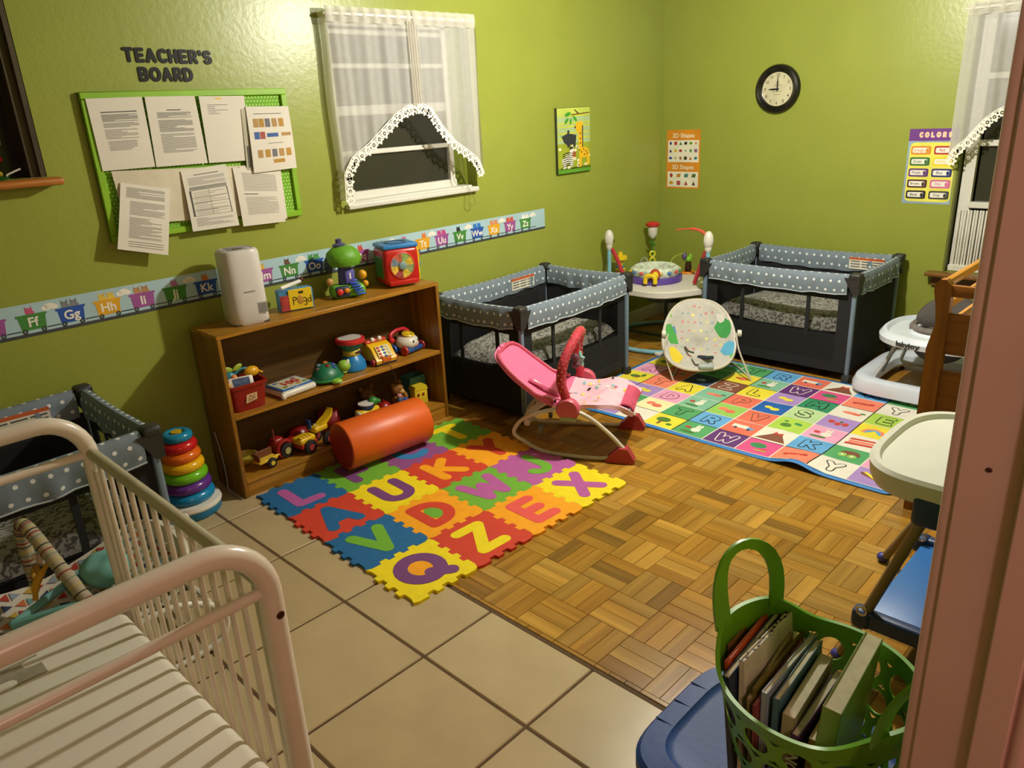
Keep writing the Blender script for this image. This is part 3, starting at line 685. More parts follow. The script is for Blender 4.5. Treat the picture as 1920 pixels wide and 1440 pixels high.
for x, y, a in ((.32,.90,.4),(.28,.80,1.0),(.40,.79,1.5),(.53,.83,2.2)): b.prism([(x*cw+.05*cw*math.cos(q)*math.cos(a)*2-.03*cw*math.sin(q)*math.sin(a), y*chh+.05*chh*math.cos(q)*math.sin(a)+.03*chh*math.sin(q)*math.cos(a)) for q in [2*PI*i/14 for i in range(14)]], .0216, .0222)
b.build('painted_leaves', CM('leaf', '#3f9a26'), ct, smooth=0, kind='stuff')
b = MB(); poly(b, [(.42,.88),(.98,.905),(.98,.92),(.42,.90)], .0214, .0220); poly(b, [(.6,.905),(.5,.965),(.53,.97),(.66,.91)], .0214, .0220); b.build('painted_branch', CM('branch', '#6b4a1e'), ct, smooth=0, kind='stuff')

# wall clock
ck = thing('wall_clock', 'round black wall clock with a cream dial showing nine o\'clock', 'clock', M=BACKW(.913, 1.689))
MB().lathe([(.158,0),(.158,.012),(.150,.030),(.136,.034),(.124,.026),(.113,.014),(.108,.012)], n=56, cap=False).build('rim', mat('black_clock_rim', '#16130f', .25), ck)
MB().lathe([(.11,.001),(.11,.012)], n=40).build('dial', mat('aged_cream_dial', '#c9c3a2', .6, var=.12, scale=20), ck)
b = MB()
for h in range(1, 13):
    a = PI/2-h*PI/6; n = text_mb(str(h), .027, .012, .0126, .0003, M=Matrix.Translation((.089*math.cos(a), .089*math.sin(a), 0))); b.add(n.v, n.f)
b.build('numerals', mat('dark_numeral', '#3c382c', .6), ck, smooth=0, kind='stuff')
b = MB()
for k, (y, L) in enumerate(((.042,.03),(.026,.05),(-.016,.07),(-.034,.05))):
    for i in range(5): b.box(-L/2+i*L/5, -L/2+(i+.75)*L/5, y-.003, y+.003, .012, .0124)
b.build('dial_lettering', mat('faded_brown_print', '#8a8468', .7), ck, smooth=0, kind='stuff')
MB().prism([(-.004,-.012),(.004,-.012),(.005,.03),(.0015,.082),(-.0015,.082),(-.005,.03)], .014, .0155).build('minute_hand', INK, ck, smooth=0)
MB().prism([(.012,-.004),(.012,.004),(-.03,.006),(-.062,.0015),(-.062,-.0015),(-.03,-.006)], .0155, .017).build('hour_hand', INK, ck, smooth=0)
MB().lathe([(.008,.012),(.008,.019),(.0,.020)], n=14).build('hub', INK, ck)
mat('clock_glass', '#ffffff')

# shapes poster
sp = thing('shapes_poster', 'orange banded poster of flat and solid shapes near the corner', 'poster', M=BACKW(.040, 1.012))
pw, ph = .292, .430
MB().box(0,pw,0,ph,.0005,.0015).build('sheet', mat('orange_poster', '#d98a1c', .6), sp, smooth=0)
CRM = mat('poster_cream', '#e9e4cf', .6)
MB().box(.012,pw-.012,.195,.355,.0015,.0020).build('panel', CRM, sp, smooth=0); MB().box(.012,pw-.012,.012,.125,.0015,.0020).build('panel', CRM, sp, smooth=0)
text_mb('2D Shapes', .045, .0016, .0021, .0006, M=Matrix.Translation((pw/2,.388,0))).build('title', CRM, sp, smooth=0, kind='stuff')
text_mb('3D Shapes', .045, .0016, .0021, .0006, M=Matrix.Translation((pw/2,.158,0))).build('title', CRM, sp, smooth=0, kind='stuff')
SC = ['#27346e','#b02a22','#2a6a3a','#1e1e1c','#6a9a26','#c9641e','#23284a','#d8b21e','#a02424','#5fa08a','#3a8a3a','#8a5a86','#2a4a9a','#a0a028','#a05a4a','#3a2a1a','#b0642a','#2a7a8a']
def shp(k, x, y, r):
    k = k % 6
    if k == 0: return sell(r*.8,r,2,14,x,y)
    if k == 1: return [(x-r,y-r),(x+r,y-r),(x+r,y+r),(x-r,y+r)]
    if k == 2: return [(x-r,y-r),(x+r,y-r),(x,y+r)]
    if k == 3: return [(x-r*1.2,y-r*.8),(x+r*.8,y-r*.8),(x+r*1.2,y+r*.8),(x-r*.8,y+r*.8)]
    if k == 4: return sell(r*1.2,r*.8,2,14,x,y)
    return [(x+r*(1 if i % 2 else .45)*math.sin(i*PI/5), y+r*(1 if i % 2 else .45)*math.cos(i*PI/5)) for i in range(10)]
for i in range(18): MB().prism(shp(i+(i//6)*2, .035+(i % 6)*.044, .333-(i//6)*.054, .012), .0020, .0025).build('printed_shape', mat('shape_ink_%d' % i, SC[i], .6), sp, smooth=0)
for i in range(8): MB().prism(shp([0,3,3,3,4,1,2,2][i], .045+(i % 4)*.066, .097-(i//4)*.056, .016), .0020, .0025).build('printed_shape', mat('solid_ink_%d' % i, ['#9a2a2a','#b0782a','#3a7a7a','#4a6a2a','#c99a1e','#b04a4a','#a0402a','#5a4a3a'][i], .6), sp, smooth=0)

# colours poster
cp = thing('colours_poster', 'poster headed COLORS with ten named colour labels beside the lace curtain', 'poster', M=BACKW(1.785, .972) @ Matrix.Diagonal((.90, 1, 1, 1)))
pw, ph = .305, .443
MB().box(0,pw,0,ph,.0005,.0015).build('sheet', mat('poster_sky', '#8fa6c0', .6, var=.25, scale=5), cp, smooth=0)
MB().box(0,pw,ph-.07,ph,.0015,.0019).build('header_band', mat('poster_violet', '#6a2f86', .6), cp, smooth=0)
MB().prism(sell(.145,.176,12,40,.158,.188), .0015, .0019).build('yellow_panel', mat('poster_yellow', '#e6df5a', .6), cp, smooth=0)
for i, ch in enumerate('COLORS'): MB().stroke(letter(ch, .022), .0115, .0019, .0025, M=Matrix.Translation((.075+i*.036, ph-.035, 0))).build('title_letter', mat('poster_peach', '#ecc9a8', .6), cp, smooth=0)
NM = [('Orange','#d98a22'),('Red','#b02424'),('Green','#2f6a2c'),('Yellow','#e8d418'),('Purple','#5a3270'),('Blue','#22286a'),('Brown','#4a2418'),('Pink','#d06a9a'),('Black','#141210'),('Gray','#3a3c34')]
for i, (nm, c) in enumerate(NM):
    x = .085+(i % 2)*.145; y = .318-(i//2)*.066
    lb = MB().prism(sell(.063,.025,8,28,x,y), .0019, .0023).build('colour_label', mat('label_'+nm, c, .6), cp, smooth=0)
    MB().prism(sell(.050,.015,8,24,x-.003,y), .0023, .0026).build('name_plate', WL, lb, smooth=0)
    text_mb(nm, .022, .0026, .0029, .0002, M=Matrix.Translation((x-.014,y,0))).build('name', mat('label_'+nm, c), lb, smooth=0, kind='stuff')
    MB().prism(sell(.009,.013,2,12,x+.038,y-.002), .0026, .003).build('crayon_mark', mat('label_'+nm, c), lb, smooth=0)
# ------------------------------------------------------------------ bookcase
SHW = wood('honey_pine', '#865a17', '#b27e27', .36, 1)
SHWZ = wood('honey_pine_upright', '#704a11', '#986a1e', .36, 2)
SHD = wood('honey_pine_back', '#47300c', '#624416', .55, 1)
SX0, SX1, SY0, SY1, SH = .045, .300, -3.872, -2.605, .790
sh = thing('bookcase', 'low honey brown wooden bookcase with three levels of toys', 'bookcase', ((SX0+SX1)/2, (SY0+SY1)/2, 0))
def sb(n, x0, x1, y0, y1, z0, z1, m, r=.003):
    cx, cy = (SX0+SX1)/2, (SY0+SY1)/2
    return MB().rbox(((x0+x1)/2-cx, (y0+y1)/2-cy, (z0+z1)/2), (x1-x0, y1-y0, z1-z0), r, 1).build(n, m, sh)
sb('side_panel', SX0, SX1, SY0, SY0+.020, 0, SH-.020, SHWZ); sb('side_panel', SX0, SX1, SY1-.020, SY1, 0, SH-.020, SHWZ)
sb('top_board', SX0, SX1+.002, SY0-.001, SY1+.001, SH-.020, SH, SHW)
SZ_MID, SZ_LOW = .405, .088
sb('shelf_board', SX0+.006, SX1-.004, SY0+.020, SY1-.020, SZ_MID-.020, SZ_MID, SHW); sb('shelf_board', SX0+.006, SX1-.002, SY0+.020, SY1-.020, SZ_LOW-.020, SZ_LOW, SHW)
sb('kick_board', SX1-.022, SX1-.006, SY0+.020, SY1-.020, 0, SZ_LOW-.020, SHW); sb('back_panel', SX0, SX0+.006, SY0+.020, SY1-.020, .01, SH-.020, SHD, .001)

# ------------------------------------------------------------------ playpens
PF = mat('black_playpen_fabric', '#17181b', .85, var=.15, scale=60)
PF2 = mat('black_lining_fabric', '#0d0d0f', .9, var=.15, scale=60)
PCAP = mat('charcoal_plastic', '#2a2927', .5, var=.08)
PTUBE = mat('slate_blue_tube', '#6f8496', .35, var=.08)
PMESH = see_through('black_mesh_net', '#1a1a1b', .50, translucent=.1)
PIPE = mat('pale_piping', '#aeb8bf', .6)
def quilt_mat():
    if 'quilt' in _mats: return _mats['quilt']
    m = bpy.data.materials.new('quilted_leaf_print'); _mats['quilt'] = m; m.use_nodes = True; nt = m.node_tree; b = nt.nodes['Principled BSDF']
    tc = nt.nodes.new('ShaderNodeTexCoord'); v = nt.nodes.new('ShaderNodeTexNoise'); v.inputs['Scale'].default_value = 26; v.inputs['Detail'].default_value = 4; v.inputs['Distortion'].default_value = 2.5
    nt.links.new(tc.outputs['Object'], v.inputs['Vector']); r = nt.nodes.new('ShaderNodeValToRGB'); r.color_ramp.elements[0].position = .44; r.color_ramp.elements[1].position = .52
    r.color_ramp.elements[0].color = lin('#77746c')+(1,); r.color_ramp.elements[1].color = lin('#d9d6cc')+(1,)
    nt.links.new(v.outputs['Fac'], r.inputs[0]); nt.links.new(r.outputs[0], b.inputs['Base Color']); b.inputs['Roughness'].default_value = .9
    bp = nt.nodes.new('ShaderNodeBump'); bp.inputs['Strength'].default_value = .4; nt.links.new(v.outputs['Fac'], bp.inputs['Height']); nt.links.new(bp.outputs[0], b.inputs['Normal'])
    return m
RAILM = dots('grey_blue_dotted_fabric', '#74828f', '#e2e6ea', .050, .0076)
WARN_R = mat('warning_orange', '#c05a28', .6); WARN_W = mat('warning_white', '#d8d4c8', .6)
def playpen(label, c, rz, L, W, H, warn_u, solid=()):
    t = thing('playpen', label, 'playpen', (c[0], c[1], 0), rz)
    hx, hy = L/2, W/2
    for sx in (-1, 1):
        for sy in (-1, 1):
            x, y = sx*hx, sy*hy
            MB().rbox((x, y, .345), (.026, .026, .60), .009, 2).build('leg', PTUBE, t)
            MB().rbox((x, y, .025), (.052, .052, .05), .012, 2).build('foot', PCAP, t)
            b = MB(); b.rbox((x, y, H-.012), (.066, .066, .040), .014, 3)
            b.add([(x+sx*.028,y-sy*.060,H-.02),(x+sx*.028,y+sy*.030,H-.02),(x+sx*.028,y+sy*.026,H-.115),(x+sx*.028,y-sy*.006,H-.115),
                   (x-sx*.024,y-sy*.060,H-.02),(x-sx*.060,y+sy*.028,H-.02),(x-sx*.006,y+sy*.028,H-.115),(x-sx*.006,y-sy*.006,H-.115)],
                  [(0,1,2,3),(1,5,6,2),(4,0,3,7),(5,4,7,6),(3,2,6,7),(0,4,5,1)])
            b.build('corner_cap', PCAP, t)
    prof = [(-.020,-.118),(-.025,-.09),(-.026,-.05),(-.022,-.018),(-.010,-.003),(.010,-.003),(.022,-.018),(.026,-.05),(.025,-.09),(.020,-.118)]
    acc = [0]
    for a, b2 in zip(prof[:-1], prof[1:]): acc.append(acc[-1]+math.hypot(a[0]-b2[0], a[1]-b2[1]))
    for k in range(4):
        ln = (L if k % 2 == 0 else W)-.075; seg = 44
        R = Matrix.Rotation(k*PI/2, 4, 'Z') @ Matrix.Translation((0, -(hy if k % 2 == 0 else hx), H))
        ph = k*1.7
        def S(u, v):
            i = min(len(prof)-2, int(v*(len(prof)-1))); f = v*(len(prof)-1)-i; a = prof[i]; b2 = prof[i+1]
            y = a[0]+(b2[0]-a[0])*f; z = a[1]+(b2[1]-a[1])*f; x = (u-.5)*ln
            wv = .0025*math.sin(x*60+ph)+.002*math.sin(x*97+2*ph); sag = -.008*math.sin(PI*u) if z > -.06 else -.014*math.sin(PI*u)+.003*math.sin(x*30+ph)
            return (x, y*(1+.25*math.sin(x*45+ph)*(-z/.12))+wv*(-z/.1), z+sag)
        def UV(u, v):
            i = min(len(prof)-1, int(round(v*(len(prof)-1)))); return (u*ln, acc[i])
        rl = MB(R).grid(S, seg, len(prof)-1, uvfn=UV).build('top_rail', RAILM, t)
        MB(R).tube([(S(i/24, 0)[0], S(i/24, 0)[1]-.002, S(i/24, 0)[2]) for i in range(25)], .0035, 6).build('piping', PIPE, rl)
        # side panel: dark border round a net window, two straps
        z0, z1 = .055, H-.105; ww = ln/2+.022
        P0 = Matrix.Rotation(k*PI/2, 4, 'Z') @ Matrix.Translation((0, -(hy if k % 2 == 0 else hx)+.006, 0))
        m = .075
        zw0, zw1 = .285, z1-.055
        b = MB(P0).box(-ww,ww,-.003,.003,z0,.115).box(-ww,ww,-.003,.003,zw1,z1).box(-ww,-ww+m,-.003,.003,.115,zw1).box(ww-m,ww,-.003,.003,.115,zw1)
        b.build('side_panel', PF, t, smooth=0)
        MB(P0).box(-ww+m,ww-m,-.002,.002,.115,zw0 if k not in solid else zw1).build('lower_panel', PF2, t, smooth=0)
        if k not in solid:
            nb = MB(P0); nb.add([(-ww+m,0,zw0),(ww-m,0,zw0),(ww-m,0,zw1),(-ww+m,0,zw1)], [(0,1,2,3)]); nb.build('net_window', PMESH, t, smooth=0)
            for f in (-.46, .46): MB(P0).box(f*ww-.012, f*ww+.012, -.004, .004, .25, zw1+.01).build('strap', PF, t, smooth=0)
        if k == 2:
            for (a0, a1, zz0, zz1, mm, nn) in ((warn_u-.11, warn_u+.11, -.105, -.045, WARN_W, 'warning_label'), (warn_u-.11, warn_u+.11, -.045, -.030, WARN_R, 'warning_heading')):
                MB(R).box(a0, a1, .024, .0285, zz0-.005, zz1-.005).build(nn, mm, rl, smooth=0)
            ib = MB(R)
            for q in range(9): ib.box(warn_u-.10+(q//3)*.07, warn_u-.04+(q//3)*.07, .0285, .0289, -.098+(q % 3)*.017, -.091+(q % 3)*.017)
            ib.build('warning_text', GREYINK, rl, smooth=0, kind='stuff')
    # bassinet pad with printed quilt, black hammock below it
    def pad(u, v):
        x = (u-.5)*(L-.09); y = (v-.5)*(W-.09); e = min(1, 9*min(u, 1-u))*min(1, 9*min(v, 1-v))
        return (x, y, .285+.085*math.sqrt(max(0, e))+.016*math.sin(7*x+1)*math.sin(6*y))
    MB().grid(pad, 30, 24, thick=.02).build('quilted_pad', quilt_mat(), t)
    MB().box(-hx+.03, hx-.03, -hy+.03, hy-.03, .09, .283).build('hammock', PF, t, smooth=0)
    MB().rbox((0, 0, .065), (L-.06, W-.06, .05), .01, 1).build('base_pad', PF, t)
    return t
playpen('dotted grey playpen against the back wall beside the white baby walker', (1.352, -.432), 0, .975, .69, .660, -.30, solid=(1,2,3))
playpen('dotted grey playpen standing between the bookcase and the activity jumper', (.376, -1.925), math.radians(92), 1.0, .655, .660, -.24, solid=(1,2))
playpen('dotted grey playpen behind the metal crib, beside the ring stacker', (.440, -4.885), PI/2, 1.02, .69, .665, -.26, solid=(2,))

# ------------------------------------------------------------------ foam letter mat
FT = .305
FPHI = -.035
fm = thing('foam_mat', 'interlocking foam letter mat of sixteen bright tiles on the floor', 'mat', (.3263, -3.836, 0), FPHI)
FC = {'b': '#0f5f94', 'r': '#c93a20', 'y': '#ecd400', 'g': '#6aa82c', 'o': '#f0a000', 'p': '#8a4a86', 'v': '#6f3a74', 'l': '#b0569a', 's': '#e0524a', 'c': '#2a7fb8'}
FM = {k: mat('foam_'+k, c, .75, var=.05, scale=30, bump=.05, bscale=300) for k, c in FC.items()}
FL = [['L','A','V','Q'], ['F','U','D','Z'], ['C','K','W','E'], ['T','Y','J','X']]
FCOL = {'L':'bl','A':'rb','V':'bg','Q':'yv','F':'gv','U':'yv','D':'or','Z':'ry','C':'pc','K':'ro','W':'gl','E':'os','T':'gy','Y':'or','J':'lg','X':'yl'}
FHOLE = {'A': 'l', 'Q': 'o', 'D': 'g'}
def wave(t):                                            # teeth along one tile edge
    seq = [(0,0)]; n = 9; a = .0095
    for k in range(1, n-1):
        s_ = a if k % 2 else -a
        seq += [((k+.06 if k > 1 else .7)/n, s_), ((k+.94 if k < n-2 else 8.3)/n, s_)]
    return seq+[(1, 0)]
WV = wave(0)
def edge(p, q, nrm): return [(p[0]+(q[0]-p[0])*t+nrm[0]*o, p[1]+(q[1]-p[1])*t+nrm[1]*o) for t, o in WV]
for j in range(4):
    for i in range(4):
        ch = FL[j][i]; x0, x1, y0, y1 = i*FT, (i+1)*FT, j*FT, (j+1)*FT; e = .0004
        pl = edge((x0,y0),(x1,y0),(0,1))[:-1]+edge((x1,y0),(x1,y1),(1,0))[:-1]+edge((x0,y1),(x1,y1),(0,1))[::-1][:-1]+edge((x0,y0),(x0,y1),(1,0))[::-1][:-1]
        cx, cy = (x0+x1)/2, (y0+y1)/2
        tl = MB().prism([(cx+(p[0]-cx)*(1-.003), cy+(p[1]-cy)*(1-.003)) for p in pl], 0, .012).build('foam_tile', FM[FCOL[ch][0]], fm, smooth=0)
        # letters read from the room's middle: up = -x, right = +y
        M = Matrix(((0,-1,0,cx),(1,0,0,cy),(0,0,1,0),(0,0,0,1)))
        MB().stroke(letter(ch, .168, 1.08), .053 if ch != 'Q' else .056, .0105, .0131, M=M, n=12).build('foam_letter', FM[FCOL[ch][1]], tl, smooth=0)
        if ch in FHOLE:
            hp = {'A': [(-.022,-.012),(.022,-.012),(0,.035)], 'D': sell(.040,.055,2.6,18,.004,0), 'Q': sell(.046,.052,2,20,0,.004)}[ch]
            MB().prism(hp, .0105, .0128, M=M).build('foam_letter_centre', FM[FHOLE[ch]], tl, smooth=0)

# ------------------------------------------------------------------ printed picnic mat
CXW, CYW, PX0, PY0, NC, NR = .1835, .1712, .680, -2.020, 10, 7
def mz(x, y):
    z = .004+.002*math.sin(5*x+2*y)+.0015*math.sin(9*y)
    z += .030*math.exp(-((x-2.10)/.085)**2-((y+2.04)/.16)**2)+.012*math.exp(-((x-1.86)/.1)**2-((y+1.45)/.25)**2)
    return max(.003, z)
pm = thing('picnic_mat', 'printed alphabet picnic mat of coloured letter and picture squares with blue edge', 'mat', (PX0, PY0, 0))
def drape(b):
    for v in b.v: v.z += mz(v.x+PX0, v.y+PY0)
    return b
Wm, Hm = NC*CXW, NR*CYW; bd = .030
def outl(u, v):
    x = -bd+(Wm+2*bd)*u; y = -bd+(Hm+2*bd)*v; r = .05
    for cx, cy, sx, sy in ((-bd+r,-bd+r,-1,-1),(Wm+bd-r,-bd+r,1,-1),(-bd+r,Hm+bd-r,-1,1),(Wm+bd-r,Hm+bd-r,1,1)):
        if (x-cx)*sx > 0 and (y-cy)*sy > 0:
            d = math.hypot(x-cx, y-cy)
            if d > r: x = cx+(x-cx)*r/d; y = cy+(y-cy)*r/d
    return (x, y, 0)
drape(MB().grid(outl, 80, 56)).build('border', mat('mat_blue_edge', '#2f7cc8', .6), pm).location = (0,0,0)
for o in pm.children:
    so = o.modifiers.new('thickness', 'SOLIDIFY'); so.thickness = .003; so.offset = -1
PCOL = {'y': '#e8d83c', 'g': '#4f9e62', 'b': '#62a6dc', 'c': '#e0705a', 'w': '#e6e2d4', 'u': '#5d2d72', 'p': '#d8508a', 's': '#ee8468', 'l': '#a688c8', 'k': '#eaa2c6', 't': '#7fb89c', 'd': '#1c5cae', 'n': '#7d4a36', 'e': '#a8cc4e', 'm': '#2f8a62', 'q': '#b5d49a', 'h': '#93c65c', 'x': '#223a5e', 'r': '#c2402e', 'a': '#efe9b4', 'f': '#4a7a2e'}
PMM = {k: mat('mat_print_'+k, c, .65, var=.06, scale=12) for k, c in PCOL.items()}
# colour, letter or picture; rows from the near edge, columns from the left
ROWS = ['gt lp w.. yt gr uW pm sl wY lz'.split(), 'yt gT ae gT bR ct wv bK gk k.'.split(), 'lf ln kD tr he cV eh kr wd y.'.split(), 'yv sT yA tc cP dn qS lx yb e.'.split(),
        'kA ch xs nZ yL ln mM wc eE w.'.split(), 'yv cT gh yf tr uW pm sl wY l.'.split(), 'kA nh gs gT bR ct wv bK gk k.'.split()]
OUTL = {'W': 'w', 'D': 'l', 'A': None, 'T': None}
def pic(code, b):
    """small pictures as flat printed shapes: list of (colour, polygon) in cell units -1..1"""
    E = lambda rx, ry, x=0, y=0, e=2: sell(rx, ry, e, 16, x, y)
    return {'t': [('f', E(.5,.4,-.2,.15)), ('n', [(-.3,-.7),(-.1,-.7),(-.12,-.1),(-.28,-.1)]), ('f', E(.2,.18,.5,-.4))] if b == 'y' else [('w', [(-.7,-.1),(.3,-.1),(.3,.4),(-.7,.4)]), ('b', [(.3,-.1),(.7,-.1),(.7,.2),(.3,.25)]), ('x', E(.1,.13,-.4,-.15)), ('x', E(.1,.13,.45,-.15))],
            'r': [('w', E(.3,.36,.1,-.05)), ('w', E(.09,.3,.0,.5)), ('w', E(.09,.3,.22,.5)), ('r', E(.2,.16,-.5,.1)), ('f', E(.5,.13,-.2,-.6))], 'm': [('m', E(.5,.38,-.15,.2)), ('f', E(.4,.1,-.15,.3)), ('r', [(-.1,-.5),(.6,-.4),(.5,-.15)]), ('e', [(-.1,-.5),(.6,-.4),(.62,-.5),(-.1,-.6)])],
            'l': [('r', E(.5,.17,0,0)), ('r', E(.18,.2,.5,.12)), ('r', E(.15,.2,-.5,-.1))], 'z': [('n', [(-.8,.3),(-.5,.5),(.5,-.2),(.7,-.45),(.3,-.4),(-.7,.1)]), ('y', [(-.7,.42),(-.5,.5),(.7,-.5),(.5,-.6)])], 'p': [('y', E(.45,.4)), ('f', E(.12,.2,.1,.5))],
            'e': [('s', E(.32,.3,-.35,.1)), ('c', E(.35,.32,.25,-.1))], 'v': [('n', [(-.95,-.85),(.95,-.85),(.35,.25),(-.2,.25)]), ('r', [(-.25,.2),(.4,.2),(.3,.55),(.05,.38),(-.15,.6)])] if b == 'w' else [('f', E(.45,.3,-.1,0)), ('n', E(.2,.18,.1,-.1)), ('f', E(.16,.3,.4,.4))],
            'k': [('n', E(.55,.45,.1,.15)), ('h', E(.25,.28,-.25,-.15)), ('h', E(.25,.28,.3,-.2)), ('w', E(.09,.1,-.25,-.15)), ('w', E(.09,.1,.3,-.2))], 'f': [('r', E(.55,.2)), ('c', E(.2,.35,.1,.0))], 'h': [('f', E(.35,.3,-.2,-.2)), ('m', E(.25,.16,.4,.3)), ('m', E(.15,.1,-.4,.4))],
            'd': [('r', [(-.8,.2),(.7,.45),(.8,.7),(-.7,.5)]), ('s', [(-.7,-.2),(.7,.0),(.8,.3),(-.7,.1)]), ('r', [(-.8,-.6),(.8,-.35),(.8,-.1),(-.8,-.3)])], 'c': [('s', E(.5,.22,-.05,0)), ('c', E(.3,.2,.35,-.05)), ('f', E(.18,.12,.65,.25))], 'n': [('y', E(.28,.22,-.3,.1)), ('y', E(.32,.25,.2,-.1))],
            'x': [('r', E(.2,.25,-.45,.1)), ('r', E(.2,.25,0,-.1)), ('r', E(.2,.25,.42,0)), ('f', E(.1,.12,.1,.3))], 'b': [('s', [(-.7,-.4),(-.5,.2),(0,.45),(.5,.2),(.7,-.4),(.5,-.4),(.35,.1),(0,.28),(-.35,.1),(-.5,-.4)]), ('b', [(-.5,-.4),(-.35,.05),(0,.24),(.35,.05),(.5,-.4),(.38,-.4),(0,.1),(-.38,-.4)])], 's': [('b', E(.4,.3)), ('w', E(.15,.1,.1,.1))]}.get(code, [])
for j in range(NR):
    for i in range(NC):
        c = ROWS[j][i]; x0, y0 = i*CXW, j*CYW; cx, cy = x0+CXW/2, y0+CYW/2; g = .003
        sq = drape(MB().grid(lambda u, v: (x0+g+(CXW-2*g)*u, y0+g+(CYW-2*g)*v, .0012), 5, 5)).build('printed_square', PMM[c[0]], pm)
        if len(c) < 2 or c[1] == '.': continue
        M = Matrix.Translation((cx, cy, 0))
        if c[1].isupper():
            dk = c[0] in 'unc'
            drape(MB().stroke(letter(c[1], .082, 1.1), .036, .0014, .0020, M=M, n=8)).build('letter_outline', PMM['w'] if c[0] in 'un' else (PMM['n'] if c[0] in 'cks' else INK), sq, smooth=0)
            drape(MB().stroke(letter(c[1], .082, 1.1), .024, .0020, .0024, M=M, n=8)).build('letter_fill', PMM[c[0]], sq, smooth=0)
        else:
            for k, (cc, pl) in enumerate(pic(c[1], c[0])):
                drape(MB().prism([(p[0]*CXW*.46, p[1]*CYW*.46) for p in pl], .0014, .0020+.0003*k, M=M)).build('printed_picture', PMM[cc], sq, smooth=0)
# printed grid lines, white with some black
gl = MB(); gb = MB()
for i in range(NC+1):
    for k in range(14): (gb if i in (1, 4, 8) else gl).box(i*CXW-.003, i*CXW+.003, k*Hm/14, (k+1)*Hm/14, .001, .0016)
for j in range(NR+1):
    for k in range(20): (gb if j in (1, 5) and k < 16 else gl).box(k*Wm/20, (k+1)*Wm/20, j*CYW-.0025, j*CYW+.0025, .001, .0015)
drape(gl).build('white_lines', PMM['w'], pm, smooth=0, kind='stuff'); drape(gb).build('black_lines', INK, pm, smooth=0, kind='stuff')

# ------------------------------------------------------------------ metal crib, near left
CRW = mat('cream_enamel', '#dcd2c2', .28, var=.05, spec=.5)
KX0, KX1, KY1, KZ = 1.285, 2.248, -4.695, .963
KY0 = KY1-.64
kc = thing('metal_crib', 'cream white metal crib with rounded tubular ends and a white mattress', 'crib', ((KX0+KX1)/2, (KY0+KY1)/2, 0))
ko = Vector(((KX0+KX1)/2, (KY0+KY1)/2, 0))
def hoop(x, R=.115, r=.0225):
    p = [(x, KY1, .0)]
    for i in range(10): a = PI/2*i/9; p.append((x, KY1-R+R*math.cos(a), KZ-r-R+R*math.sin(a)))
    for i in range(10): a = PI/2+PI/2*i/9; p.append((x, KY0+R+R*math.cos(a), KZ-r-R+R*math.sin(a)))
    return [Vector(q)-ko for q in p+[(x, KY0, 0)]]
for x in (KX0, KX1):
    hp = MB().tube(hoop(x), .0225, 14).build('end_hoop', CRW, kc)
    MB().tube([Vector((x, KY1-.015, KZ-.135))-ko, Vector((x, KY0+.015, KZ-.135))-ko], .0115, 10).build('end_rail', CRW, kc)
    MB().tube([Vector((x, KY1-.015, .30))-ko, Vector((x, KY0+.015, .30))-ko], .0115, 10).build('end_rail', CRW, kc)
    s_ = 1 if x == KX0 else -1
    for y in (KY1, KY0):
        MB().rbox(Vector((x+s_*.034, y, .50))-ko, (.020, .022, .58), .006, 2).build('inner_post', CRW, kc)
        MB().lathe([(.024,0),(.026,.01),(.022,.03)], c=Vector((x, y, 0))-ko, n=14).build('foot', PCAP, kc)
    MB().ell(Vector((x+(.021 if x == KX1 else -.021), KY1+.003, KZ-.185))-ko, (.004,.009,.009), 12, 8).build('bolt', mat('dark_bolt', '#4a2620', .35, metal=.6), kc)
zt, zb = KZ-.130, .235
for y in (KY1, KY0):
    MB().tube([Vector((KX0+.02, y, zt))-ko, Vector((KX1-.02, y, zt))-ko], .0155, 12).build('side_rail', mat('grey_green_enamel', '#b3ad90', .3), kc)
    MB().tube([Vector((KX0+.02, y, zb))-ko, Vector((KX1-.02, y, zb))-ko], .0125, 12).build('side_rail', CRW, kc)
    n = 13
    for i in range(n):
        x = KX0+.062+(KX1-KX0-.124)*i/(n-1); MB().rbox(Vector((x, y, (zt+zb)/2))-ko, (.0150, .012, zt-zb), .004, 2).build('slat', CRW, kc)
MZ = .362
mt = MB().rbox(Vector(((KX0+KX1)/2, (KY0+KY1)/2, MZ-.035))-ko, (KX1-KX0-.055, KY1-KY0-.055, .07), .026, 4)
tag(mt.build('crib_mattress', mat('white_vinyl_mattress', '#e6dfd0', .42, var=.04, scale=5, bump=.08, bscale=20)), 'white vinyl crib mattress lying inside the metal crib', 'mattress').location = ko
bpy.data.objects['crib_mattress'].location = (ko.x, ko.y, 0)
pb = MB().box(KX0+.03, KX1-.03, KY0+.03, KY1-.03, MZ-.085, MZ-.0715)
for v in pb.v: v -= ko
pb.build('mattress_support', CRW, kc, smooth=0)

lq = fz(38, 1262, MZ)
lb_ = MB(); lb_.grid(lambda u, v: (lq.x-ko.x-.05+.10*u, lq.y-ko.y-.09+.14*v, MZ+.0012+.003*math.sin(6*u)*math.sin(5*v)), 8, 8, thick=.001)
lb_.build('vinyl_label', mat('grey_vinyl_label', '#a09a88', .25, var=.12, scale=40), bpy.data.objects['crib_mattress'])
# ------------------------------------------------------------------ baby gear on the floor
def pl(name, c, rough=.35, **k): return mat('plastic_'+name, c, rough, var=k.pop('var', .04), **k)
WHT = pl('white', '#dedad0', .3); STEEL = mat('white_steel_tube', '#cfc8ba', .28, var=.04)
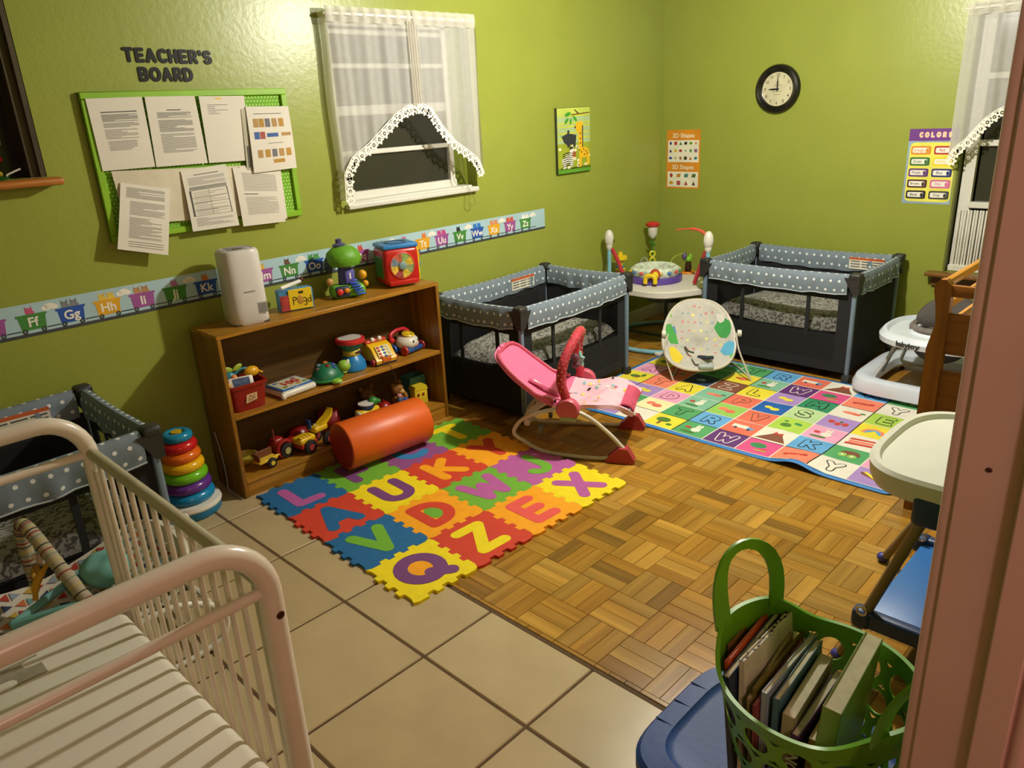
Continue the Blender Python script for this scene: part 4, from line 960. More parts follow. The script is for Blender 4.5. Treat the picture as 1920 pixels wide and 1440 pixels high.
# orange bolster
p0, p1 = Vector((.428, -3.412, .1350)), Vector((.462, -2.935, .1350))
R_ = .1215
ax = (p1-p0).normalized(); Mx = frame((p0+p1)/2, ax.cross(Vector((0,0,1))), Vector((0,0,1))); hl = (p1-p0).length/2
bo = thing('bolster_roll', 'orange vinyl bolster roll lying on the foam mat before the bookcase', 'bolster', M=Matrix.Translation((0,0,0)) @ Mx)
MB().lathe([(R_-.012,-hl),(R_-.004,-hl+.003),(R_,-hl+.012),(R_,hl-.012),(R_-.004,hl-.003),(R_-.012,hl)], n=48, cap=False).build('cover', mat('orange_vinyl', '#d9601a', .42, var=.05, bump=.03, bscale=12), bo)
for z in (-hl, hl): MB().lathe([(.0001,z-.0005),(R_-.012,z)] if z < 0 else [(R_-.012,z),(.0001,z+.0005)], n=48, cap=False).build('end_cap', mat('dark_red_vinyl', '#a32410', .45), bo)

# ring stacker
sk = thing('ring_stacker', 'rainbow ring stacking toy between the playpen and the bookcase', 'toy', (.205, -4.085, 0))
skb = MB().lathe([(.118,0),(.128,.012),(.128,.050),(.12,.058)], n=36); skb.build('base', pl('stack_blue', '#1478ac'), sk)
MB().lathe([(.131,.042),(.134,.050),(.128,.066),(.10,.070)], n=36, cap=False).ell((.10,-.075,.036),(.022,.022,.024),14,10).build('base_rim', WHT, sk)
z = .066
for nm, c, R, r in (('blue', '#1a82b8', .112, .027), ('violet', '#5f2f8a', .106, .026), ('green', '#6cb81e', .099, .026), ('yellow', '#e2b012', .092, .0255), ('orange', '#dd6a18', .085, .025), ('red', '#c21e1e', .078, .025), ('teal', '#1a82a8', .066, .022)):
    MB().torus((0,0,z+r), R-r, r, 32, 14).build('ring', pl('ring_'+nm, c, .2), sk, label=nm+' stacking ring'); z += 2*r-.004
MB().lathe([(.03,.06),(.022,z-.02),(.024,z+.004),(.0001,z+.006)], n=18).build('post', pl('stack_yellow', '#c9a51a'), sk)

# ---- pink rocker
PINK = mat('pink_fabric', '#e8719a', .8, var=.06, scale=20); PALEP = mat('pale_pink_fabric', '#efb9c8', .85, var=.06); ROSE = pl('rose', '#c9566e', .4); CRIM = pl('crimson', '#a8303e', .4)
rk = thing('baby_rocker', 'pink baby rocker with a red toy bar and white tubular runners', 'baby rocker', (1.085, -2.425, 0), math.radians(28))
for sy in (-1, 1):
    y = sy*.212; yr_ = sy*.140; ym_ = sy*.19
    run = bez([(.30,y,.045),(.20,y,.014),(.05,y,.011),(-.12,ym_,.016),(-.23,yr_,.040),(-.285,yr_,.085),(-.25,yr_,.150),(-.17,ym_,.212),(-.07,y,.252),(.02,y,.262),(.12,y,.225),(.22,y,.145),(.29,y,.070)], 6)
    MB().tube(run, .0105, 10).build('runner', STEEL, rk)
    MB().prism([(.20,.004),(.335,.000),(.345,.018),(.31,.078),(.27,.080),(.215,.030)], -.026, .026, M=frame((0,y,0),(1,0,0),(0,0,1))).build('front_foot', CRIM, rk)
    h = Matrix.Translation((.02,y,.266)) @ Matrix.Rotation(-sy*PI/2, 4, 'X')
    MB(h).lathe([(.052,-.012),(.058,-.004),(.058,.020),(.050,.032),(.0001,.034)], n=28).build('hub', ROSE, rk)
    MB().prism([(-.03,-.05),(.05,-.05),(.04,-.03),(-.02,-.03)], -.034, .034, M=frame((.01,y,.262),(1,0,0),(0,0,1))).build('hub_latch', pl('sage', '#8aa078'), rk)
    MB().rbox((-.15, sy*.11, .10), (.02,.03,.05), .006, 2).build('kickstand_foot', pl('grey_green', '#6d7566'), rk)
MB().tube([(-.205,-.165,.185),(-.215,-.08,.13),(-.215,.08,.13),(-.205,.165,.185)], .009, 8).build('cross_tube', STEEL, rk)
for sy in (-1, 1): MB().tube(bez([(-.1,sy*.13,.27),(-.20,sy*.13,.20),(-.22,sy*.12,.13)], 6), .017, 8).build('back_strut', STEEL, rk)
prof = bez([(-.385,0,.470),(-.350,0,.448),(-.27,0,.375),(-.14,0,.280),(.0,0,.232),(.12,0,.238),(.22,0,.246),(.315,0,.205)], 8)
def seatS(u, v, off=0):
    k = u*(len(prof)-1); i = min(len(prof)-2, int(k)); p = prof[i].lerp(prof[i+1], k-i); q = (v-.5)*2
    wd = .178*math.sqrt(max(0, 1-max(0, (.36-u)/.36)**2.2)) if u < .36 else .178+.02*math.sin(PI*(u-.36)/.64)
    wd = max(wd, .006)
    t_ = (prof[min(i+1, len(prof)-1)]-prof[max(0, i-1)]).normalized(); nrm = Vector((-t_.z, 0, t_.x))
    lift = (.030 if u < .5 else .045)*q*q+off+(.010*math.sin(25*u)*math.sin(9*q) if u > .5 else 0)+(.030*math.exp(-((u-.78)/.12)**2)*(1-q*q) if u > .5 else 0)
    return Vector((p.x, q*wd, p.z))+nrm*lift
MB().grid(lambda u, v: seatS(u*.53, v), 30, 20, thick=.018).build('backrest', PINK, rk)
st_ = MB().grid(lambda u, v: seatS(.53+u*.47, v), 24, 20, thick=.02).build('seat_pad', PALEP, rk)
r = random.Random(4)
for i in range(46):
    u, v = r.uniform(.55,.98), r.uniform(.04,.96); c = r.choice(['#e04a78','#e8c23a','#86b8c0','#f4ead8','#2e2a2e','#d0527a','#efd06a']); n = 8
    rr = r.uniform(.009,.016); du, dv = rr/1.0, rr/.42
    MB().add([seatS(u,v,.006)]+[seatS(min(.995,u+du*math.cos(2*PI*k/n)), min(1,max(0,v+dv*math.sin(2*PI*k/n))),.0025) for k in range(n)], [(0,1+k,1+(k+1) % n) for k in range(n)]).build('printed_dot', mat('rocker_dot_'+c[1:], c, .8), st_, smooth=0)
MB().tube([seatS(0.0, .5)]+[seatS(u, 0) for u in (.02,.06,.1,.16,.22,.3,.4,.5)], .010, 8).tube([seatS(0.0, .5)]+[seatS(u, 1) for u in (.02,.06,.1,.16,.22,.3,.4,.5)], .010, 8).build('backrest_piping', ROSE, rk)
MB().grid(lambda u, v: seatS(.34+.16*u, .30+.10*v+.1*u, .010+.01*math.sin(PI*u)), 8, 2, thick=.003).build('harness_strap', mat('rose_webbing', '#b8486a', .8), rk)
MB().grid(lambda u, v: seatS(.36+.05*u, .38+.09*v, .014), 4, 2).build('care_label', mat('label_white', '#e8e4de', .7), rk)
MB().grid(lambda u, v: seatS(.90+.10*u, .12+.76*v, .012+.014*math.sin(PI*u)), 6, 14, thick=.006).build('seat_hem', mat('deep_rose_hem', '#c24a68', .8), rk)
tb = [(.02,-.212,.285),(-.012,-.212,.40),(.0,-.19,.50),(.028,-.11,.572),(.035,0,.590),(.025,.11,.562),(-.005,.185,.48),(-.012,.212,.385),(.0,.212,.295)]
MB().tube(bez(tb, 6), .0235, 14).build('toy_bar', mat('red_dotted_sleeve', '#b02a3c', .75, var=.25, scale=60), rk)
bb = bez(tb, 6); db = MB()
for i in range(4, len(bb)-4):
    for k in range(5):
        a = 2*PI*k/5+i*.6; tg = (bb[i+1]-bb[i-1]).normalized(); n1 = tg.orthogonal().normalized(); n2 = tg.cross(n1); db.ell(bb[i]+(n1*math.cos(a)+n2*math.sin(a))*.0228, .0032, 6, 4)
db.build('sleeve_dots', mat('pale_orange_print', '#e8a878', .8), rk, kind='stuff')
MB().cyl((.03,.05,.565),(.03,.05,.47),.0012,n=5).build('toy_string', WHT, rk)
MB().prism([(.03*math.cos(PI/2+2*PI*i/10)*(1 if i % 2 == 0 else .5), .042*math.sin(PI/2+2*PI*i/10)*(1 if i % 2 == 0 else .5)) for i in range(10)], -.008, .008, M=frame((.03,.05,.435),(.85,-.5,0),(0,0,1))).build('hanging_star', mat('teal_satin', '#7fb8b0', .4), rk)
MB().ell((.03,-.06,.475),(.016,.016,.024)).ell((.03,-.06,.44),(.020,.014,.018)).cyl((.03,-.06,.565),(.03,-.06,.49),.0012,n=5).build('hanging_toy', mat('plum_toy', '#6a3a4a', .6), rk)
MB().rbox((-.06,-.185,.285),(.03,.006,.03),.003,1).build('brand_tag', mat('dark_tag', '#4a2030', .6), rk)

# ---- grey bouncer
bn = thing('baby_bouncer', 'grey leaf-print baby bouncer with white wire legs on the picnic mat', 'baby bouncer', (1.197, -1.228, 0), math.atan2(-.808, .589))
BG = mat('grey_print_fabric', '#bdbab2', .85, var=.06, scale=25)
seatc = Vector((-.145, -.075, .268))
lean = math.radians(41); ex = Vector((0,1,0)); ey = Vector((-math.cos(lean)*1.0, 0, math.sin(lean))); en = ex.cross(ey)
if en.x < 0: en = -en
def bS(a, rr, off=0):
    x = .218*rr*math.copysign(abs(math.cos(a))**.92, math.cos(a)); y = .275*rr*math.sin(a)
    x *= 1.0-.16*(y/.275)
    dz = -.085*(1-rr*rr)*(1.0-.3*math.sin(a))+.02*math.sin(3*a)*rr**3
    return seatc+ex*x+ey*y+en*(dz+off)
def disc(fn, n=44, m=9, off=0):
    vs = [fn(0, 0, off)]; fs = []
    for j in range(1, m+1):
        for i in range(n): vs.append(fn(2*PI*i/n, j/m, off))
    for i in range(n): fs.append((0, 1+i, 1+(i+1) % n))
    for j in range(m-1):
        for i in range(n): a = 1+j*n+i; b = 1+j*n+(i+1) % n; fs.append((a, a+n, b+n, b))
    return vs, fs
vs, fs = disc(bS); so_ = MB().add(vs, fs).build('seat_fabric', BG, bn)
so = so_.modifiers.new('padding', 'SOLIDIFY'); so.thickness = .016; so.offset = 0
MB().tube([bS(2*PI*i/48, 1.0) for i in range(48)], .0095, 8, closed=True).build('seat_frame', STEEL, bn)
def bpt(x, y, off):                     # x across, y up the seat, -1..1
    rr = min(.99, math.hypot(x, y)); return bS(math.atan2(y, x), rr, off)
r = random.Random(8)
for i in range(72):
    x, y = ((i % 8)-3.5)*.18+r.uniform(-.03,.03), (i//8-3)*.2+r.uniform(-.03,.03)
    if math.hypot(x, y) > .86 or y < -.55: continue
    c = r.choice(['#d8d27a','#d8a48a','#8fa6b8','#e2dc8a','#c98a8a','#9ab4a0']); rd = r.uniform(.034,.050)
    MB().add([bpt(x+rd*math.cos(2*PI*k/8), y+rd*.72*math.sin(2*PI*k/8), .0095) for k in range(8)], [tuple(range(8))]).build('printed_dot', mat('bounce_dot_'+c[1:], c, .8), so_, smooth=0)
for pts, c, nm in (([(.48,.26),(.62,.40),(.80,.44),(.95,.30),(.93,.06),(.78,-.06),(.62,.0),(.55,.12)], '#3f9a4e', 'printed_leaf'), ([(.56,-.36),(.70,-.18),(.84,-.14),(.96,-.22),(.94,-.44),(.80,-.54),(.64,-.50)], '#5aa8d0', 'printed_bird'), ([(.76,-.52),(.90,-.48),(.86,-.66),(.74,-.62)], '#6ab84a', 'printed_leaf'),
                   ([(-.95,.24),(-.80,.28),(-.62,.06),(-.54,-.14),(-.76,-.18),(-.92,-.04)], '#4aa04a', 'printed_leaf'), ([(-.78,.22),(-.68,.26),(-.62,.10),(-.72,.06)], '#4a88b8', 'printed_bird'), ([(-.80,-.30),(-.66,-.24),(-.50,-.36),(-.38,-.50),(-.50,-.76),(-.64,-.70),(-.74,-.52)], '#e2c832', 'printed_bird'), ([(-.90,.52),(-.78,.54),(-.76,.42),(-.88,.40)], '#7ab85a', 'printed_leaf'), ([(.56,.56),(.78,.50),(.86,.34),(.62,.32)], '#dcd9d0', 'care_label')):
    n = len(pts); cx, cy = sum(p[0] for p in pts)/n, sum(p[1] for p in pts)/n
    MB().add([bpt(cx, cy, .012)]+[bpt(p[0], p[1], .0105) for p in pts], [(0,1+k,1+(k+1) % n) for k in range(n)]).build(nm, mat('bounce_'+c[1:], c, .8), so_)
MB().grid(lambda u, v: bpt(.06+.3*(v-.5)*2*(.9-.3*u)+.02, -.50-.30*u, .035+.04*math.sin(PI*u)*math.cos((v-.5)*PI)), 8, 12, thick=.008).build('crotch_strap', BG, bn)
MB().tube([bpt(-.02,-.60,.06), bpt(.06,-.68,.08), bpt(.16,-.72,.085), bpt(.28,-.68,.07)], .012, 8).build('strap_trim', mat('navy_webbing', '#2c3c48', .7), bn)
MB().tube([bpt(-.36,-.20,.02), bpt(-.26,-.36,.04), bpt(-.12,-.42,.05)], .006, 6).build('waist_straps', mat('dark_webbing', '#4a4640', .7), bn)
MB().rbox(bpt(.10,-.92,.03), (.05,.09,.03), .012, 3).build('vibration_unit', pl('pale_blue_grey', '#a8b4b4'), bn)
for s_ in (-1, 1):
    y = s_*.205-.06
    MB().tube(bez([(-.10,y,.285),(-.055,y+s_*.02,.18),(0,s_*.235,.012),(-.06,s_*.232,.010),(-.20,s_*.20,.016),(-.33,s_*.17,.012)], 6), .0055, 8).build('wire_leg', STEEL, bn)
    MB().lathe([(.0001,-.012),(.020,-.012),(.022,0),(.020,.012),(.0001,.012)], c=(0,0,0), n=16, M=Matrix.Translation((-.13,y+s_*.025,.275)) @ Matrix.Rotation(PI/2, 4, 'X')).build('leg_knob', WHT, bn)
MB().tube([(-.33,-.17,.012),(-.36,-.1,.012),(-.36,.1,.012),(-.33,.17,.012)], .0055, 8).build('rear_bar', STEEL, bn)

# ---- activity jumper in the corner
jp = thing('activity_jumper', 'round activity jumper with toy tray standing in the room corner', 'jumper', (.44, -.62, 0))
SKY = mat('sky_blue_tube', '#7fb6c8', .35); DKT = mat('dark_green_tube', '#2c3a34', .4)
MB().torus((0,0,.018), .390, .016, 44, 10).build('base_ring', SKY, jp)
for a in (300, 255, 30): MB().rbox((.405*math.cos(math.radians(a)), .405*math.sin(math.radians(a)), .012), (.05,.05,.024), .008, 2).build('rubber_foot', WHT, jp)
lobes = [(.395*(1+.035*math.cos(6*2*PI*i/72)*1)*math.cos(2*PI*i/72), .395*(1+.035*math.cos(6*2*PI*i/72))*math.sin(2*PI*i/72)) for i in range(72)]
lob2 = [(x*.95, y*.95) for x, y in lobes]
tr = MB().prism(lob2, .395, .445).prism(lobes, .405, .438); tr.build('tray', WHT, jp)
MB().lathe([(.185,.445),(.19,.450),(.19,.482),(.175,.488),(.14,.488)], c=(-.045,-.045,0), n=44, cap=False).build('seat_ring', pl('violet', '#5a3f9a'), jp)
SEATP = mat('jumper_seat_print', '#c9d2c0', .8, var=.35, scale=28)
MB().lathe([(.150,.47),(.172,.50),(.172,.535),(.148,.552),(.122,.535),(.11,.44),(.10,.36),(.08,.33),(.0001,.325)], c=(-.045,-.045,0), n=40, cap=False).build('seat', SEATP, jp)
for i in range(16):
    a = 2*PI*i/16; c = ['#d0524a','#4a9a6a','#e0b83a','#4a78b8'][i % 4]; MB().ell((-.045+.170*math.cos(a), -.045+.170*math.sin(a), .522), (.018,.018,.012), 10, 6).build('seat_print', mat('jump_print_'+c[1:], c, .7), jp)
MB().lathe([(.12,.30),(.135,.34),(.10,.395),(.06,.395)], n=28).build('seat_pan', DKT, jp)
MB().cyl((.02,.0,.30),(.02,.0,.02),.013).tube([(-.40,0,.018),(.02,0,.020),(.40,0,.018)], .010, 8).build('centre_post', DKT, jp)
def jw(px, py, z): p = fz(px, py, z); return Vector((p.x-.44, p.y+.62, z))
for a, hh in ((211, .70), (350, .72)):
    ca, sa = math.cos(math.radians(a)), math.sin(math.radians(a)); x, y = .392*ca, .392*sa
    MB().tube([(x,y,.02),(x,y,hh-.02)], .015, 10).build('post', SKY, jp)
    MB().ell((x,y,hh+.045),(.034,.034,.062),16,12).ell((x,y,hh-.005),(.024,.024,.04),14,8).build('post_cap', WHT, jp)
    MB().ell((x*.93,y*.93,hh+.03),(.012,.012,.02),10,8).build('monkey_clip', pl('brown', '#6b5038'), jp)
    q = MB().tube(bez([(x*.95,y*.95,hh-.03),(x*.86,y*.86,.6),(x*.72,y*.72,.46)], 8), .014, 10); q.build('spring_strap', mat('red_strap_cover', '#b8303a', .8, var=.2, scale=80), jp)
x, y = .392*math.cos(math.radians(350)), .392*math.sin(math.radians(350))
rp = [Vector((x,y,.79)), Vector((x-.06,y-.01,.828)), Vector((x-.13,y-.03,.838)), Vector((x-.21,y-.06,.828))]
MB().tube(bez([tuple(p) for p in rp], 6), [.012]*6+[.010]*6+[.005]*7, 8).build('toy_arm', pl('coral', '#c9503a'), jp)
# tray toys
t0 = jw(1163, 519, .445)
MB().cyl(t0, t0+Vector((0,0,.085)), .031).build('toy_tower', pl('tower_teal', '#3a8aa0'), jp)
for k, c in enumerate(('#d83a2a','#e88a2a','#e0c83a')): MB().lathe([(.032,.0),(.037,.004),(.037,.014),(.032,.018)], c=t0+Vector((0,0,.008+.022*k)), n=20).build('tower_ring', pl('tower_'+c[1:], c), jp)
MB().lathe([(.020,.085),(.022,.115),(.052,.132),(.050,.156),(.018,.162),(.016,.182),(.0001,.188)], c=t0, n=20).build('toy_duck', pl('duck_yellow', '#e2c21e'), jp)
t1 = jw(1187, 513, .445)
MB().tube(bez([tuple(t1), tuple(t1+Vector((.01,.01,.05))), tuple(t1+Vector((.05,.04,.075)))], 5), .014, 10).build('toy_parrot', pl('royal', '#2450b0'), jp)
MB().torus(t1+Vector((.06,.06,.085)), .03, .004, 24, 6, rot=Matrix.Rotation(PI/2, 3, 'X')).build('clear_ring', mat('clear_bluish_plastic', '#b8c4c0', .1), jp)
t2 = jw(1223, 500, .445)
MB().tube([t2+Vector((0,0,0)), t2+Vector((0,0,.26))], .006, 8).build('flower_stem', pl('stem', '#3f7a2e'), jp)
for k in range(2): MB().torus(t2+Vector((0,0,.05+.05*k)), .020, .0075, 20, 8, rot=Matrix.Rotation(PI/2, 3, 'X') @ Matrix.Rotation(.8, 3, 'Y')).build('yellow_link', pl('link_yellow', '#d8ce2a'), jp)
MB().lathe([(.012,.22),(.036,.25),(.038,.30),(.03,.31)], c=t2, n=20).build('flower_cup', WHT, jp)
MB().lathe([(.03,.305),(.052,.318),(.054,.334),(.03,.345),(.0001,.335)], c=t2, n=24).build('flower_top', pl('red', '#c8302a'), jp)
MB().ell(t2+Vector((.012,.008,.17)),(.022,.010,.008)).ell(t2+Vector((-.012,-.008,.19)),(.022,.010,.008)).build('stem_leaves', pl('stem', '#3f7a2e'), jp)
t3 = jw(1290, 512, .445)
MB().lathe([(.05,0),(.055,.008),(.05,.016)], c=t3, n=24).build('toy_plate', pl('orange', '#e0861e'), jp)
MB().lathe([(.022,.016),(.026,.03),(.020,.085),(.0001,.09)], c=t3, n=18).build('palm_trunk', pl('dark_brown', '#3a2016'), jp)
MB().ell(t3+Vector((0,0,.105)),(.024,.024,.022)).ell(t3+Vector((.012,.01,.125)),(.012,.012,.02)).ell(t3+Vector((-.012,-.01,.125)),(.012,.012,.02)).build('palm_leaves', pl('lime', '#7cb82a'), jp)
MB().tube(bez([tuple(t3+Vector((-.10,-.10,.0))), tuple(t3+Vector((-.085,-.085,.11))), tuple(t3+Vector((-.03,-.03,.15))), tuple(t3+Vector((-.015,-.015,.14)))], 6), .004, 6).build('bent_wire', pl('wire_olive', '#a0a83a'), jp)
MB().ell(t3+Vector((-.02,-.02,.125)),(.020,.020,.030)).build('hanging_bee', pl('plum', '#5a4a6a'), jp)
t4 = Vector((.030, -.170, .485))
MB().ell(t4+Vector((.02,-.02,.035)),(.038,.038,.040),16,12).build('lion_mane', pl('mane_red', '#b8402a'), jp)
MB().ell(t4+Vector((.040,-.045,.035)),(.024,.024,.028),14,10).tube(bez([tuple(t4+Vector((-.02,-.08,-.02))), tuple(t4+Vector((-.01,-.08,.03))), tuple(t4+Vector((.04,-.06,.03))), tuple(t4+Vector((.05,-.06,-.02)))], 6), .016, 10).build('lion_face', pl('duck_yellow', '#e2c21e'), jp)

# ---- white baby walker
wk = thing('baby_walker', 'white baby walker with grey padded seat beside the back playpen', 'baby walker', (2.27, -.60, 0))
LILW = pl('cool_white', '#d6dfec', .3)
def ringshape(b, oh, ih, cx, cy, e, z0, z1, n=56): b.ring_prism(sell(oh[0], oh[1], e, n, cx, cy), sell(ih[0], ih[1], e, n, cx, cy), z0, z1)
def vring(b, prof_, cx, cy, rx, ry, e, n=56):
    """closed profile of (inset, z) swept round a super-ellipse"""
    k = len(prof_); vs = []; fs = []
    for o, z in prof_:
        for p in sell(rx-o, ry-o, e, n, cx, cy): vs.append((p[0], p[1], z))
    for i in range(k):
        for j in range(n): a = i*n+j; b2 = i*n+(j+1) % n; c = ((i+1) % k)*n+(j+1) % n; d = ((i+1) % k)*n+j; fs.append((a, b2, c, d))
    return b.add(vs, fs)
vring(MB(), [(0,.03),(-.002,.065),(.012,.10),(.04,.112),(.075,.108),(.10,.09),(.11,.05),(.10,.03)], 0, 0, .375, .375, 5).build('base', LILW, wk)
for sx in (-1, 1):
    for sy in (-1, 1):
        MB().lathe([(.022,-.012),(.025,-.006),(.025,.006),(.022,.012)], n=16, M=Matrix.Translation((sx*.27, sy*.31, .0252)) @ Matrix.Rotation(PI/2, 4, 'Y')).build('wheel', PCAP, wk)
TC = (.06, -.13)
vring(MB(), [(0,.345),(-.004,.375),(.012,.400),(.03,.402),(.045,.386),(.14,.384),(.15,.395),(.165,.390),(.165,.350),(.12,.340)], TC[0], TC[1], .315, .30, 2.7).build('tray', LILW, wk)
tx_ = text_mb('babyjoy', .040, 0, .0012, .0008)
for v in tx_.v:                                       # wrapped round the tray front
    a_ = math.radians(256)+v.x/.34; c_, s__ = math.cos(a_), math.sin(a_); off_ = .0045+v.z
    ox, oy = (.315+off_)*math.copysign(abs(c_)**(2/2.7), c_), (.30+off_)*math.copysign(abs(s__)**(2/2.7), s__)
    v.x, v.y, v.z = TC[0]+ox, TC[1]+oy, .366+v.y
tx_.build('brand_lettering', INK, wk, smooth=0, kind='stuff')
GSE = mat('charcoal_padding', '#4a4543', .85, var=.08, scale=30)
vring(MB(), [(0,.33),(-.004,.40),(.01,.418),(.03,.41),(.05,.30)], TC[0]-.03, TC[1]+.05, .165, .16, 2.2).build('seat_collar', mat('grey_gathered_cloth', '#6f6864', .9, var=.2, scale=60), wk)
bkm = MB().ell((TC[0]-.02, TC[1]+.135, .425), (.165,.075,.125), 26, 16)
for v in bkm.v: v.y += .06*((v.x-TC[0]+.02)/.165)**2*-1+.05*max(0, (v.z-.42)/.12)
bkm.build('backrest', GSE, wk)
MB().ell((TC[0]-.03, TC[1]+.03, .30), (.14,.14,.10), 20, 12).build('seat', GSE, wk)
for sx in (-1, 1):
    for ya, yb in ((-.26, -.10), (.20, .06)):
        MB().tube([(sx*.25, ya, .09), (sx*.20+.05, yb, .345)], .011, 8).build('strut', pl('light_grey', '#a9a9a8'), wk)
    MB().tube([(sx*.25, -.12, .10), (sx*.20+.05, -.22, .345)], .011, 8).build('strut', pl('light_grey', '#a9a9a8'), wk)

# ---- wooden changing table
cg = thing('changing_table', 'brown wooden changing table with guard rails against the right wall', 'changing table', (2.92, -1.66, 0))
CW_ = wood('changing_table_wood', '#7c4712', '#9c6220', .4, 2); CWY = wood('changing_table_rail', '#a0681c', '#c98f38', .35, 1); CWX = wood('changing_table_end', '#744211', '#95591c', .4, 0)
for x in (-.285, .285):
    for y in (-.435, .435):
        out = [(-.026,0),(.034,0),(.034,.93),(.028,.955),(.012,.972),(-.008,.972),(-.024,.955),(-.026,.93),(-.012,.86),(-.006,.80),(-.026,.70)]
        MB().prism([(p[0]*(1 if x < 0 else -1), p[1]) for p in out], -.02, .02, M=frame((x, y, 0), (1,0,0), (0,0,1))).build('post', CW_, cg)
for z, hh in ((.930,.045),): 
    for y in (-.435, .435): MB().rbox((0, y, z), (.53, .022, hh), .005, 2).build('end_rail', CWX, cg)
for y in (-.435, .435):
    MB().rbox((0, y, .765), (.53, .020, .16), .004, 1).build('end_panel', CWX, cg)
    MB().rbox((0, y, .34), (.53, .016, .56), .003, 1).build('lower_panel', CWX, cg)
for x in (-.285, .285):
    MB().rbox((x, 0, .948), (.026, .85, .034), .008, 2).build('side_rail', CWY, cg); MB().rbox((x, 0, .85), (.018, .85, .03), .004, 1).build('side_rail', CWY, cg)
for z in (.78, .42, .09): MB().rbox((0, 0, z), (.56, .85, .018), .003, 1).build('shelf_board', CWY, cg)
tag(MB().rbox((2.90,-1.80,.8395),(.26,.34,.10),.035,3).rbox((2.92,-1.86,.855),(.16,.16,.10),.04,3).build('diaper_pack', mat('white_plastic_pack', '#d8d0c4', .35, bump=.3, bscale=14)), 'white plastic pack of diapers lying on the changing table', 'diaper pack')

# ---- high chair
hc = thing('high_chair', 'blue high chair with white tray and bronze tube legs by the door frame', 'high chair', (2.98, -2.93, 0))
BRZ = mat('bronze_tube', '#80704e', .4, metal=.2); NAVY = pl('navy', '#1f3864', .45); HBL = pl('chair_blue', '#2c6cb4', .4)
TRY = pl('cream_tray', '#dddcd4', .4)
TZ = .66
tp = sell(.225, .285, 3.2, 48)
MB().prism([(x*.97, y*.97) for x, y in tp], TZ-.010, TZ-.002).build('tray', TRY, hc)
vring(MB(), [(.0,TZ-.035),(-.004,TZ+.004),(.006,TZ+.014),(.020,TZ+.012),(.028,TZ-.004),(.030,TZ-.012),(.022,TZ-.055),(.010,TZ-.058)], 0, 0, .225, .285, 3.2).build('tray_rim', TRY, hc)
for y in (-.262, .262):
    fx_, fy_ = (-.205, y) if y < 0 else (-.293, .365)
    MB().tube([(fx_, fy_, .008), (-.02, y, .585)], .0155, 10).build('front_leg', BRZ, hc)
    MB().tube([(.225, y, .008), (.03, y, .585)], .0155, 10).build('rear_leg', BRZ, hc)
    MB().rbox((-.02, y, .585), (.075, .05, .09), .015, 3).build('hinge', NAVY, hc)
    MB().rbox((.03, y, .185), (.34, .040, .055), .012, 3).build('side_stretcher', NAVY, hc)
    MB().rbox((-.150, y, .185), (.055, .052, .060), .014, 3).build('leg_joint', NAVY, hc)
    for x, yy in ((fx_, fy_), (.225, y)): MB().ell((x, yy, .018), (.024,.022,.018), 14, 10).build('foot_cap', pl('indigo', '#3a3a8a'), hc)
    MB().torus((-.146, y-.028, .222), .014, .004, 18, 6, rot=Matrix.Rotation(PI/2, 3, 'X')).build('steel_clip', mat('chrome', '#b8b4a8', .2, metal=.9), hc)
def shell(u, v):                                      # blue seat shell: sloping leg panel, seat, back
    a = bez([(.02,0,.30),(.04,0,.40),(.07,0,.44),(.16,0,.43),(.20,0,.56),(.235,0,.80)], 6); k = u*(len(a)-1); i = min(len(a)-2, int(k)); p = a[i].lerp(a[i+1], k-i); return (p.x, (v-.5)*.465, p.z)
MB().grid(shell, 30, 10, thick=.014).build('seat_shell', HBL, hc)
MB().rbox((.055,0,.185),(.40,.48,.022),.008,2).build('base_board', HBL, hc)
MB().ell((-.03,-.05,.60),(.03,.03,.035),14,10).build('tray_latch', pl('periwinkle', '#4a50c0'), hc)
MB().rbox((0,-.274,.60),(.05,.012,.04),.008,2).build('tray_slide', NAVY, hc)

# ---- blue storage tote with lid
tt = thing('storage_tote', 'blue plastic storage tote with lid under the green book basket', 'storage tote', (2.968, -4.04, 0))
TB = pl('tote_blue', '#26498a', .5, bump=.06, bscale=60, spec=.3); TB2 = pl('tote_navy', '#15233f', .45)
n = 56; vs = []; fs = []
for k, (o, z) in enumerate(((.045,.0),(.030,.02),(.012,.355),(.012,.36))):
    for p in sell(.255-o, .215-o, 4.5, n): vs.append((p[0], p[1], z))
for i in range(3):
    for j in range(n): a = i*n+j; b2 = i*n+(j+1) % n; fs.append((a, b2, b2+n, a+n))
fs.append(tuple(range(n-1,-1,-1))); MB().add(vs, fs).build('body', TB2, tt)
vs = []; fs = []; pr = ((.004,.352),(.0,.360),(.0,.388),(.008,.398),(.050,.402),(.056,.396),(.066,.394))
for o, z in pr:
    for p in sell(.255-o, .215-o, 4.5, n): vs.append((p[0], p[1], z))
for i in range(len(pr)-1):
    for j in range(n): a = i*n+j; b2 = i*n+(j+1) % n; fs.append((a, b2, b2+n, a+n))
fs.append(tuple((len(pr)-1)*n+j for j in range(n))); MB().add(vs, fs).build('lid', TB, tt)
for y in (-.07, .0, .07): MB().rbox((-.226, y, .4005), (.046, .003, .003), .001, 1).build('lid_rib', TB, tt)
for s_ in (-1, 1): MB().rbox((s_*.252, 0, .34), (.03, .12, .035), .008, 2).build('handle', TB2, tt)

